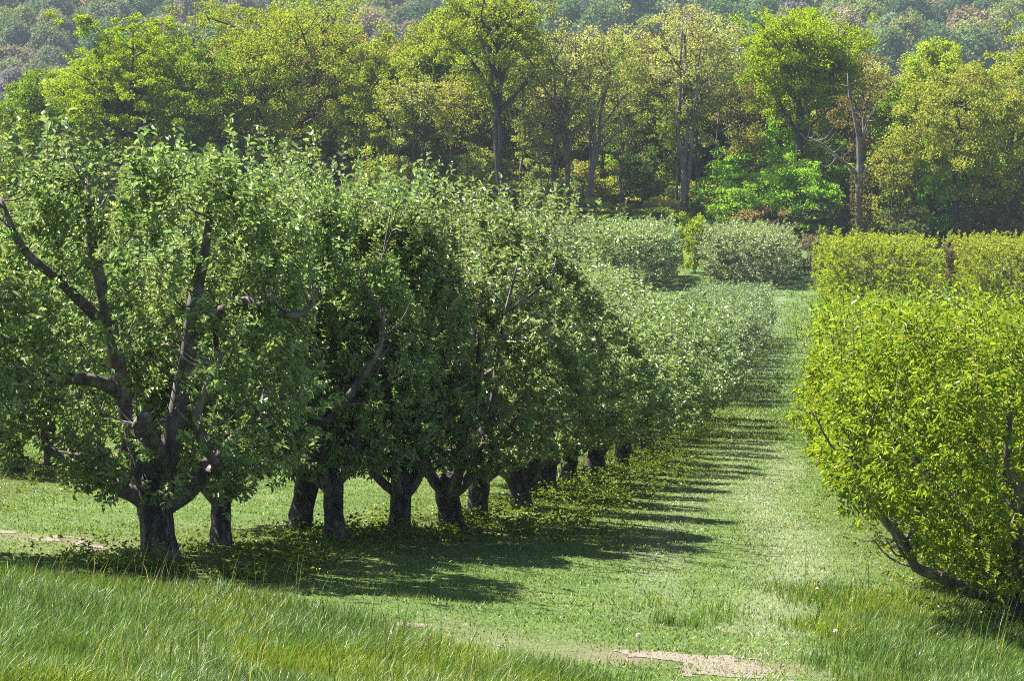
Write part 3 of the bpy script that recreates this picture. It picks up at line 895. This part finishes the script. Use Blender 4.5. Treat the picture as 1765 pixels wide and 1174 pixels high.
# ------------------------------------------------------------------ woodland
def wood_meshes(seed, H, cr, cb, shape='round', nclump=150, per=70, leaf=0.19, clump=0.75, r0=0.32, lean=0.0, nl=12, bark=None, bare=0.0, forks=1, sides=7, split=0.45, skin=0.5):
    """a tall deciduous tree: bent trunk, rising limbs, branchlets, leaf clumps at their ends. cb = foot of the crown as a share of H"""
    rng = np.random.default_rng(seed)
    tm, cm = MB(), MB()
    ends = []
    stems = []
    for f in range(forks):
        a = rng.random() * 6.28 + f * 2 * pi / max(forks, 1)
        sp = 0 if forks == 1 else cr * 0.35
        top = np.array([cos(a) * sp + lean, sin(a) * sp, H * 0.93])
        z0 = 0 if f == 0 else H * split * rng.uniform(0.3, 0.9)
        n = 7
        tt = np.linspace(0, 1, n)
        q = np.stack([top[0] * tt ** 1.4, top[1] * tt ** 1.4, -0.3 + (H * 0.93 + 0.3) * tt], 1)
        q[1:-1, :2] += rng.normal(0, 0.025 * H * 0.5, (n - 2, 2))
        if f:
            q = q[np.searchsorted(q[:, 2], z0) - 1:] if z0 > 0.5 else q
            b = stems[0]
            q[0] = [np.interp(q[0, 2], b[:, 2], b[:, 0]), np.interp(q[0, 2], b[:, 2], b[:, 1]), q[0, 2]]
        k = np.clip((q[:, 2]) / (H * 0.93), 0, 1)
        rr = r0 * (1.25 - 0.25 * np.clip(k * 8, 0, 1)) * (1 - 0.88 * k ** 0.8) * (1 if f == 0 else 0.75)
        tm.tube(q, rr, sides, 0, 0.06, rng)
        stems.append(q)
        ends.append(q[-1])
    for i in range(nl):
        b = stems[i % len(stems)]
        z = H * (cb + (0.9 - cb) * ((i + rng.random()) / nl) ** 0.9 - 0.06)
        z = max(z, b[0, 2] + 0.3)
        s = np.array([np.interp(z, b[:, 2], b[:, 0]), np.interp(z, b[:, 2], b[:, 1]), z])
        a = i * 2.4 + rng.normal(0, 0.4)
        u = (z / H - cb) / (1 - cb)
        if shape == 'round':
            R = cr * (0.55 + 0.5 * math.sqrt(max(0.0, 1 - (2 * u - 0.75) ** 2 / 1.6)))
            rise = 0.35
        elif shape == 'vase':
            R = cr * (0.75 + 0.25 * u)
            rise = 1.0
        else:
            R = cr * (0.9 - 0.45 * u)
            rise = 0.55
        R *= rng.uniform(0.6, 0.95) * (1 - 0.55 * max(0, u) ** 2)
        e = s + [cos(a) * R, sin(a) * R, min(R * rise + 0.5, H * 0.97 - z)]
        m = s + (e - s) * [0.5, 0.5, 0.40 if shape != 'vase' else 0.5] + rng.normal(0, 0.25, 3)
        rl = r0 * 0.42 * (1 - 0.6 * max(0, u)) * rng.uniform(0.7, 1.1)
        tm.tube([s, m, e], [rl, rl * 0.7, rl * 0.25], 5, 0, 0.05, rng)
        ends.append(e)
        for j in range(6):
            t = rng.uniform(0.25, 1.0)
            st = s + (e - s) * t if t > 0.7 else s + (m - s) * (t / 0.5 if t < 0.5 else 1)
            aa = a + rng.normal(0, 0.9)
            l = R * rng.uniform(0.25, 0.55)
            ee = st + [cos(aa) * l, sin(aa) * l, l * rng.uniform(0.1, 1.2)]
            ee[2] = min(ee[2], H * 0.98)
            tm.tube([st, (st + ee) / 2 + rng.normal(0, 0.12, 3), ee], [rl * 0.35, rl * 0.25, rl * 0.1], 4, 0, 0, rng, sub=2)
            ends.append(ee)
    ends = np.array(ends)
    n = int(nclump)
    c = ends[rng.integers(0, len(ends), n)] + rng.normal(0, 1, (n, 3)) * [clump, clump, clump * 0.7]
    # push some clumps to the crown's skin so that the outline is full but lumpy
    zc, hz = H * (1 + cb) / 2, H * (1 - cb) / 2
    ns = int(n * skin)
    v = nrm(rng.normal(0, 1, (ns, 3)))
    if shape == 'vase':
        v[:, 2] = np.abs(v[:, 2]) * 1.2 - 0.25
    rad = rng.uniform(0.62, 0.98, ns)[:, None] * (0.82 + 0.36 * vn(v * 1.8 + 5, seed)[:, None])
    c[:ns] = v * rad * [cr, cr, hz] + [lean * 0.7, 0, zc]
    c = c[c[:, 2] < H]
    per_ = np.maximum(6, (per * rng.uniform(0.5, 1.4, len(c)))).astype(int)
    ci = np.repeat(np.arange(len(c)), per_)
    rcl = clump * rng.uniform(0.55, 1.15, len(c))
    g = nrm(rng.normal(0, 1, (len(ci), 3))) * (rng.random(len(ci)) ** 0.45)[:, None] * [1, 1, 0.62]
    P = c[ci] + g * rcl[ci][:, None]
    A = nrm(g * 0.6 + rng.normal(0, 0.6, P.shape) + [0, 0, -0.15])
    N = g * 0.6 + rng.normal(0, 0.5, P.shape) + [0, 0, 0.5]
    keep = rng.random(len(P)) > bare
    P, A, N = P[keep], A[keep], N[keep]
    sc = rng.uniform(0.6, 1.3, len(P))
    cm.leaves(P - A * leaf * 0.4, A, N, leaf * sc, leaf * 0.72 * sc, rng, 0, False, 0.15, 0.2)
    k2 = c[rng.random(len(c)) < 0.8]
    nb = len(k2) * 2
    Pt = np.repeat(k2, 2, 0) + rng.normal(0, 0.3, (nb, 3)) + [0, 0, -clump * 0.5]
    cm.twigs(Pt, nrm(rng.normal(0, 0.6, (nb, 3)) + [0, 0, 1]), np.full(nb, clump * 1.3), 0.022, 1)
    bk = bark or M_BARKW
    return tm.mesh('trunk', [bk]), cm.mesh('crown', [M_WOOD, bk])

def wood_at(px, y, ytop):
    """foot on the terrain and the height that brings the top to picture row ytop"""
    p = at(px, y)
    h = 12.0
    for _ in range(5):
        v = project(p + [0, 0, h])[1][0]
        h += (v - ytop) * y / FPX
    return p, h

OLIVE, BRIGHT, PALE, LIME, ORNG, DEEP, FRESH = (0.25, 0.31, 0.04), (0.25, 0.345, 0.016), (0.34, 0.37, 0.14), (0.31, 0.41, 0.035), (0.27, 0.305, 0.05), (0.10, 0.165, 0.03), (0.165, 0.255, 0.022)
def wood():
    g = 'trees along the edge of the wood'
    big = [ # px, dist, top row, crown radius, foot of crown, shape, colour, name, label, extra settings
        (235, 222, 22, 6.4, 0.02, 'round', BRIGHT, 'maple_tree', 'big bright green round tree at the edge of the wood', dict(nclump=760, per=95, r0=0.4, nl=18, skin=0.8, clump=0.62)),
        (505, 226, -12, 8.4, 0.12, 'round', OLIVE, 'oak_tree', 'huge spreading olive-green oak with dark forking trunk', dict(nclump=860, per=90, skin=0.68, r0=0.55, nl=20, forks=3, split=0.6, clump=0.9, bare=0.1)),
        (60, 215, 128, 3.2, 0.1, 'round', FRESH, 'woodland_tree', 'small dark green round tree beside the big bright green one', dict(nclump=260, per=95)),
        (15, 224, 170, 3.0, 0.1, 'round', ORNG, 'woodland_tree', 'low olive-brown tree at the corner of the wood', dict(nclump=120)),
        (725, 228, 12, 2.6, 0.25, 'oval', OLIVE, 'woodland_tree', 'slim olive tree between the spreading oak and the tall dark oak', dict(nclump=150, per=60)),
        (858, 210, -16, 4.8, 0.55, 'vase', OLIVE, 'oak_tree', 'tall oak with leaning dark trunk and bare purple-grey inner limbs', dict(nclump=300, per=80, r0=0.46, lean=-1.6, forks=3, split=0.6, nl=16)),
        (972, 211, 36, 3.6, 0.45, 'vase', PALE, 'woodland_tree', 'thin pale tree with ivy-clad straight trunk', dict(nclump=130, per=60, bare=0.35, r0=0.3, forks=3, bark=M_PALEW)),
        (1018, 211, 44, 3.2, 0.42, 'vase', PALE, 'woodland_tree', 'pale sparse tree with curved whitish double trunk', dict(nclump=120, per=60, bare=0.35, r0=0.28, forks=3, lean=1.2, bark=M_PALEW)),
        (948, 209, 150, 2.2, 0.5, 'oval', (0.2, 0.15, 0.08), 'woodland_tree', 'brown viny tree with low forked dark trunk', dict(nclump=60, per=50, bare=0.4, r0=0.26, forks=2, split=0.35)),
        (1180, 211, 10, 4.2, 0.5, 'vase', PALE, 'woodland_tree', 'tall pale-crowned tree with bare upper branches', dict(nclump=190, per=65, bare=0.35, r0=0.34, forks=3, bark=M_PALEW)),
        (1372, 216, 18, 4.4, 0.45, 'vase', BRIGHT, 'maple_tree', 'vivid green vase-shaped tree with dark fanning branches', dict(nclump=480, per=90, r0=0.4, forks=3, split=0.55, nl=16)),
        (1610, 226, 66, 3.6, 0.2, 'oval', LIME, 'woodland_tree', 'sunny lime-green tree with broad rounded top', dict(nclump=330, per=90)),
        (1555, 212, 145, 2.6, 0.1, 'oval', FRESH, 'woodland_tree', 'fresh green leafy tree just beyond the dead snag', dict(nclump=300, per=90)),
        (1645, 205, 110, 4.2, 0.25, 'round', ORNG, 'oak_tree', 'orange-tinged oak with straight dark trunk', dict(nclump=380, per=85, r0=0.34, bare=0.1)),
        (1765, 218, 20, 3.6, 0.2, 'oval', OLIVE, 'woodland_tree', 'tall olive tree at the end of the wood past the orange-tinged oak', dict(nclump=200, per=70)),
        (1740, 206, 150, 3.2, 0.2, 'round', ORNG, 'woodland_tree', 'rusty olive tree with leaning dark stem', dict(nclump=180, per=65, bare=0.1)),
        (1480, 222, 85, 2.6, 0.35, 'oval', (0.2, 0.18, 0.06), 'woodland_tree', 'thin tan-leaved tree behind the dead snag', dict(nclump=110, per=55, bare=0.2)),
        (1270, 224, 60, 2.6, 0.3, 'oval', (0.2, 0.19, 0.06), 'woodland_tree', 'thin olive tree between the pale crown and the vivid green vase', dict(nclump=120, per=60, bare=0.15)),
        (1110, 222, 45, 2.6, 0.3, 'oval', (0.19, 0.2, 0.06), 'woodland_tree', 'slender grey-green tree beside the tall pale crown', dict(nclump=130, per=60, bare=0.15)),
        (650, 220, 60, 3.2, 0.15, 'round', OLIVE, 'woodland_tree', 'olive tree tucked against the side of the spreading oak', dict(nclump=280, per=90)),
        (745, 222, 150, 2.6, 0.25, 'round', (0.2, 0.21, 0.035), 'woodland_tree', 'low yellow-olive tree in front of the tall leaning oak', dict(nclump=150, per=70)),
        (345, 220, 70, 3.6, 0.1, 'round', FRESH, 'woodland_tree', 'shady green tree between the bright round tree and the oak', dict(nclump=280, per=90)),
    ]
    for i, (px, y, yt, cr, cb, sh, c, nm, lab, kw) in enumerate(big):
        p, h = wood_at(px, y, yt)
        me = wood_meshes(200 + i, h, cr, cb, sh, **kw)
        place_tree(nm, me, lab, 'tree', p, 0, g, c)
    # rank of trees deeper in the wood
    deep = [wood_meshes(300 + i, 13.5, (3.0, 2.6, 3.4, 2.4)[i], (0.04, 0.08, 0.05, 0.1)[i], ('oval', 'round', 'round', 'vase')[i], nclump=280, per=75, leaf=0.22, bare=0.05, skin=0.65, r0=0.24) for i in range(4)]
    marks = [(60, 'the small dark green tree'), (235, 'the big bright green tree'), (505, 'the spreading oak'), (725, 'the slim olive tree'), (858, 'the leaning dark oak'), (1018, 'the curved whitish trunks'), (1175, 'the tall pale crown'),
             (1372, 'the vivid green vase tree'), (1480, 'the dead snag'), (1645, 'the orange-tinged oak'), (1765, 'the end of the wood')]
    cnt = {}
    px = -90
    while px < 1860:
        for rk in range(2):
            y = 232 + rk * 14 + crng.uniform(-5, 5)
            q = px + rk * 20 + crng.uniform(-12, 12)
            sk = np.interp(q, SKX, SKY) + crng.uniform(12, 70) + rk * 6
            p, h = wood_at(q, y, sk)
            if h < 3:
                continue
            mk = min(marks, key=lambda m: abs(m[0] - q))[1]
            cn, c = ((('olive', OLIVE), ('dark green', DEEP), ('grey-green', (0.22, 0.26, 0.09)), ('fresh green', FRESH), ('tan', (0.32, 0.29, 0.12))))[crng.integers(0, 5)]
            cnt[(cn, mk)] = cnt.get((cn, mk), 0) + 1
            o_ = ORD[cnt[(cn, mk)] - 1]
            place_tree('woodland_tree', deep[crng.integers(0, 4)], f'{o_} {cn} tree deep in the wood behind {mk}', 'tree', p, crng.random() * 6.28, 'trees deeper in the wood', vary(np.array(c) * 1.3, 0.12), (1, 1, h / 13.5))
        px += crng.uniform(38, 52)
    # slim understory stems and bushes at the wood's edge
    slim = [wood_meshes(360 + i, 13.0, (1.9, 1.5, 2.2)[i], (0.5, 0.55, 0.45)[i], ('oval', 'vase', 'oval')[i], nclump=60, per=55, leaf=0.19, clump=0.6, r0=0.15, nl=9, bare=0.2, forks=(1, 2, 1)[i], split=0.5, bark=(M_PALEW, M_BARKW, M_PALEW)[i]) for i in range(3)]
    cnt = {}
    for k in range(24):
        q = 690 + k * 27 + crng.uniform(-9, 9) + (460 if k > 20 else 0)
        y = crng.uniform(212, 224)
        p, h = wood_at(q, y, np.interp(q, SKX, SKY) + crng.uniform(40, 130))
        mk = min(marks, key=lambda m: abs(m[0] - q))[1]
        cnt[mk] = cnt.get(mk, 0) + 1
        place_tree('slim_tree', slim[k % 3], f'{ORD[cnt[mk] - 1]} slender dark-stemmed tree standing next to {mk}', 'tree', p, crng.random() * 6.28, 'slender stems at the edge of the wood', vary((OLIVE, PALE, (0.22, 0.27, 0.07))[k % 3], 0.12), (1, 1, h / 13.0))
    und = [wood_meshes(320 + i, 6.5, (1.7, 2.1, 1.5)[i], 0.05, ('oval', 'round', 'oval')[i], nclump=90, per=60, leaf=0.2, clump=0.6, r0=0.1, nl=9) for i in range(3)]
    px = -60
    cnt = {}
    while px < 1800:
        for rk in range(2):
            y = 207 + rk * 9 + crng.uniform(-2, 4)
            p = at(px + rk * 22 + crng.uniform(-10, 10), y)
            q = project(p)[0][0]
            if 905 < q < 1000 and rk == 0 or 1440 < q < 1500 and rk == 0 or 830 < q < 880 and rk == 0:
                continue
            h = crng.uniform(4.0, 8.0) if q > 1240 else (crng.uniform(3.0, 6.0) if rk else crng.uniform(1.6, 3.2))
            mk = min(marks, key=lambda m: abs(m[0] - q))[1]
            bright = q > 1240 and crng.random() < 0.6
            cn, c = ('bright green', (0.20, 0.36, 0.035)) if bright else ((('dusky green', (0.16, 0.22, 0.05)), ('olive', (0.24, 0.27, 0.06)), ('dark', DEEP), ('yellow-green', (0.30, 0.35, 0.05))))[crng.integers(0, 4)]
            cnt[(cn, mk)] = cnt.get((cn, mk), 0) + 1
            place_tree('understory_tree', und[crng.integers(0, 3)], f'{ORD[cnt[(cn, mk)] - 1]} {cn} understory tree at the foot of {mk}', 'small tree', p, crng.random() * 6.28,
                       'low trees under the edge of the wood', vary(np.array(c) * 1.2, 0.12), (1, 1, h / 6.5))
        px += crng.uniform(26, 36)
    shrub = [wood_meshes(340 + i, 2.6, 1.6, 0.0, 'round', nclump=45, per=60, leaf=0.17, clump=0.45, r0=0.05, nl=8, sides=5) for i in range(2)]
    for px, y, hh, wd, c, lab in ((1197, 189, 3.6, 0.75, LIME, 'yellow-green shrub filling the gap between two clipped far rows'), (1165, 206, 2.4, 0.9, LIME, 'lower yellow-green shrub leaning on the clipped apple hedge'),
                                  (1245, 206, 2.6, 0.9, (0.14, 0.22, 0.03), 'bright green bush behind the clipped far apple row'), (1320, 205, 2.9, 1.3, (0.25, 0.185, 0.085), 'rusty brown shrub behind the clipped far apple row'),
                                  (1395, 190, 2.4, 0.8, (0.2, 0.17, 0.12), 'grey twiggy bramble between apple hedge and yellow-green block'), (1375, 208, 3.4, 1.2, (0.09, 0.19, 0.025), 'lush green bush beside the rusty brown shrub'),
                                  (1425, 205, 3.2, 1.1, (0.1, 0.14, 0.06), 'dusky green bush at the foot of the dead snag'), (1620, 172, 3.4, 0.62, (0.2, 0.17, 0.1), 'brown twiggy bush in the gap between yellow-green blocks'),
                                  (1560, 203, 3.2, 1.2, (0.12, 0.15, 0.05), 'dull green bush behind the yellow-green block'), (1690, 205, 3.0, 1.3, (0.2, 0.18, 0.07), 'straw-coloured bush behind the second yellow-green block'),
                                  (1745, 204, 2.8, 1.2, (0.2, 0.15, 0.09), 'pinkish brown bush by the end of the yellow-green block'),
                                  (905, 220, 2.2, 1.2, (0.24, 0.19, 0.07), 'yellowish brush at the foot of the ivy-clad pale tree'), (975, 221, 1.9, 1.2, (0.25, 0.17, 0.07), 'tawny brush under the forked dark trunk'),
                                  (1130, 208, 3.0, 1.0, (0.22, 0.2, 0.1), 'straw-coloured brush behind the clipped apple hedge')):
        p = at(px, y)
        place_tree('shrub', shrub[int(px) % 2], lab, 'shrub', p, crng.random() * 6, 'shrubs between orchard and wood', c, (wd, wd, hh / 2.6))

    # dead snag
    p = at(1482, 204)
    rng = np.random.default_rng(9)
    mb = MB()
    sc = 204 / FPX
    L = lambda *q: [((x - 1482) * sc, dy, (412 - yy) * sc) for x, yy, dy in q]
    mb.tube(L((1484, 425, 0), (1482, 395, 0), (1479, 320, 0), (1480, 260, 0.1), (1476, 215, 0.1), (1466, 170, 0.2), (1460, 135, 0.2), (1446, 128, 0.3)), [0.33, 0.304, 0.264, 0.238, 0.145, 0.099, 0.066, 0.033], 9, 0, 0.1, rng)
    mb.tube(L((1460, 150, 0.2), (1456, 108, 0.3)), [0.07, 0.03], 5, 0, 0, rng, sub=1)
    twiggy(mb, rng, L((1478, 285, 0), (1463, 268, -0.3), (1440, 250, -0.6), (1418, 230, -0.8), (1390, 216, -0.8)), [0.158, 0.119, 0.092, 0.066, 0.033], 7, 0.1, 2.5)
    twiggy(mb, rng, L((1480, 240, 0.1), (1485, 215, 0), (1490, 195, 0), (1503, 165, 0.1)), [0.119, 0.092, 0.066, 0.026], 6, 0.1, 2.5)
    twiggy(mb, rng, L((1482, 285, 0), (1488, 275, -0.2), (1500, 264, -0.3)), [0.106, 0.079, 0.04], 6, 0.1)
    twiggy(mb, rng, L((1486, 220, 0), (1484, 190, 0.2), (1488, 172, 0.2)), [0.1, 0.06, 0.03], 5, 0.1)
    twiggy(mb, rng, L((1440, 250, -0.6), (1432, 262, -0.5), (1420, 270, -0.4)), [0.08, 0.05, 0.02], 5, 0.1)
    t = thing('dead_tree', 'bare grey snag with broken limbs standing before the wood', 'dead tree', p)
    obj('trunk', mb.mesh('trunk', [M_PALEW, M_PALEW]), t)
    mb = MB()
    n = 900
    zz = rng.random(n) ** 1.3 * 5.5
    a = rng.random(n) * 6.28
    P = np.stack([np.cos(a) * (0.45 + 0.3 * rng.random(n)), np.sin(a) * (0.45 + 0.3 * rng.random(n)), zz], 1)
    mb.leaves(P, nrm(rng.normal(0, 1, (n, 3))), rng.normal(0, 0.5, (n, 3)) + [0, 0, 0.4], 0.2, 0.14, rng, 0, False)
    obj('ivy', mb.mesh('ivy', [M_WOOD]), t, (0.13, 0.11, 0.06))

SKX = [-60, 0, 90, 130, 230, 330, 380, 480, 620, 690, 700, 760, 900, 930, 960, 1040, 1090, 1190, 1250, 1280, 1300, 1380, 1470, 1540, 1600, 1680, 1765, 1830]
SKY = [160, 150, 150, 75, 25, 60, 40, 0, 10, 55, 40, 15, 0, 60, 50, 40, 30, 20, 50, 75, 45, 20, 75, 95, 75, 85, 50, 50]
wood()

# ------------------------------------------------------------------ wooded hillside across the valley
def hillside():
    rng = np.random.default_rng(5)
    protos = []
    for i in range(5):
        mb = MB()
        n = 26
        v = nrm(rng.normal(0, 1, (n, 3)))
        v[:, 2] = np.abs(v[:, 2]) * 1.1 - 0.25
        c = v * rng.uniform(0.45, 0.85, n)[:, None] * [5.0, 5.0, 5.5] + [0, 0, 6.5]
        ci = np.repeat(np.arange(n), 170)
        gg = nrm(rng.normal(0, 1, (len(ci), 3))) * rng.random(len(ci))[:, None] ** 0.4
        P = c[ci] + gg * rng.uniform(1.3, 2.3, n)[ci][:, None]
        N = gg + nrm(c[ci] - [0, 0, 4.5]) * 0.8 + rng.normal(0, 0.15, P.shape)
        mb.leaves(P, nrm(rng.normal(0, 1, P.shape)), N, 0.62 * rng.uniform(0.6, 1.3, len(P)), 0.5, rng, 0, False, 0.1, 0.15)
        mb.tube([[0, 0, -0.5], [0.2, 0, 3], [0.1, 0.2, 8]], [0.4, 0.3, 0.12], 5, 1, 0, rng)
        protos.append(mb.mesh('hillside_tree', [M_HILL, M_BARKW]))
    pal = [('green', (0.11, 0.19, 0.06)), ('dark green', (0.06, 0.12, 0.05)), ('yellow-green', (0.20, 0.26, 0.07)), ('tan', (0.25, 0.22, 0.13)), ('grey-violet', (0.17, 0.16, 0.155)), ('pale green', (0.17, 0.22, 0.11)), ('pinkish tan', (0.27, 0.215, 0.14))]
    prob = np.array([0.36, 0.15, 0.17, 0.07, 0.07, 0.16, 0.02])
    marks = [(40, 'the small dark green tree'), (180, 'the big bright green tree'), (360, 'the dip before the spreading oak'), (520, 'the spreading oak'), (690, 'the slim olive tree'), (840, 'the leaning dark oak'), (1000, 'the ivy-clad pale tree'), (1175, 'the tall pale crown'),
             (1290, 'the vivid green vase tree'), (1490, 'the dead snag'), (1610, 'the sunny lime-green tree'), (1740, 'the orange-tinged oak')]
    cand = []
    y = 560.0
    while y < 1180:
        st = 9.5 + (y - 560) * 0.006
        x0 = (-1395 - 60) * y / FPX
        x1 = (370 + 60) * y / FPX
        for x in np.arange(x0, x1, st):
            cand.append((x + rng.uniform(-3.5, 3.5), y + rng.uniform(-5, 5)))
        y += 13 + (y - 560) * 0.02
    cand = np.array(cand)
    z = tz(cand[:, 0], cand[:, 1])
    u, v = project(np.stack([cand[:, 0], cand[:, 1], z + 10], 1))
    ok = (u > -40) & (u < PW + 40) & (v < np.interp(u, SKX, SKY) + 28) & (v > -55)
    cand, z, u, v = cand[ok], z[ok], u[ok], v[ok]
    print('HILLSIDE', len(cand))
    if len(cand) > 300:
        k = np.sort(np.argsort(cand[:, 1])[:300])
        cand, z, u, v = cand[k], z[k], u[k], v[k]
    cnt = {}
    for (x, y), zz, uu in zip(cand, z, u):
        cn, c = pal[rng.choice(len(pal), p=prob)]
        mk = min(marks, key=lambda m: abs(m[0] - uu))[1]
        cnt[(cn, mk)] = cnt.get((cn, mk), 0) + 1
        s = rng.uniform(0.85, 1.5)
        o = obj('hillside_tree', protos[rng.integers(0, 5)], None, vary(c, 0.15))
        o.location = (x, y, zz)
        o.rotation_euler = (0, 0, rng.random() * 6.28)
        o.scale = (s * rng.uniform(0.8, 1.1), s, s * rng.uniform(0.85, 1.2))
        tag(o, f'{ORD[cnt[(cn, mk)] - 1]} hazy {cn} tree on the distant hillside above {mk}', 'tree', 'trees on the wooded hillside')
hillside()

# ------------------------------------------------------------------ dandelion clocks in the grass
def dandelions():
    m, t, out = newmat('seed_fluff')
    d = nd(t, 'ShaderNodeBsdfDiffuse')
    d.inputs[0].default_value = (0.75, 0.73, 0.68, 1)
    tr = nd(t, 'ShaderNodeBsdfTranslucent')
    tr.inputs[0].default_value = (0.75, 0.73, 0.68, 1)
    mx = nd(t, 'ShaderNodeMixShader')
    t.links.new(d.outputs[0], mx.inputs[1]); t.links.new(tr.outputs[0], mx.inputs[2]); t.links.new(mx.outputs[0], out.inputs[0])
    rng = np.random.default_rng(4)
    st = MB(); st.tube([[0, 0, -0.02], [0.005, 0, 0.1], [0.0, 0.01, 0.2]], [0.004, 0.003, 0.003], 5, 0)
    hd = MB()
    n = 160
    v = nrm(rng.normal(0, 1, (n, 3)))
    hd.leaves(v * 0.018 + [0, 0.01, 0.205], nrm(rng.normal(0, 1, (n, 3))), v, 0.014, 0.012, rng, 0, False)
    hd.leaves(np.repeat([[0, 0.01, 0.205]], n, 0), v, nrm(rng.normal(0, 1, (n, 3))), 0.022, 0.002, rng, 0, False)
    ms, mh = st.mesh('stem', [M_GRASS]), hd.mesh('seed_head', [m])
    for px, py, lab in ((311, 968, 'white dandelion clock beside the thick dark apple trunk'), (480, 965, 'white dandelion clock in the weeds under the pale-barked apple tree'),
                        (1102, 1128, 'white dandelion clock in the grass near the bare earth track'), (1440, 1120, 'white dandelion clock in the long grass beside the lane mouth')):
        p = ground_at(px, py)
        o = thing('dandelion', lab, 'dandelion', p, rng.random() * 6, 'dandelion clocks in the grass', 0.75)
        obj('stem', ms, o, (0.2, 0.25, 0.08)); obj('seed_head', mh, o)
dandelions()

# ------------------------------------------------------------------ haze
def haze():
    mb = MB()
    x0, x1, y0, y1, z0, z1 = -1100, 900, -70, 1900, CAMZ - 72, CAMZ + 90
    V = [(x, y, z) for z in (z0, z1) for y in (y0, y1) for x in (x0, x1)]
    mb.add(V, [[(0, 2, 3, 1), (4, 5, 7, 6), (0, 1, 5, 4), (2, 6, 7, 3), (0, 4, 6, 2), (1, 3, 7, 5)]])
    m, t, out = newmat('haze')
    v = nd(t, 'ShaderNodeVolumePrincipled')
    v.inputs['Color'].default_value = (0.80, 0.88, 1.0, 1)
    v.inputs['Density'].default_value = 0.0002
    v.inputs['Anisotropy'].default_value = -0.5
    t.links.new(v.outputs[0], out.inputs['Volume'])
    o = obj('haze', mb.mesh('haze', [m]))
    o['kind'] = 'stuff'
    tag(o, 'thin blue air between the wood and the hillside', 'haze')
haze()
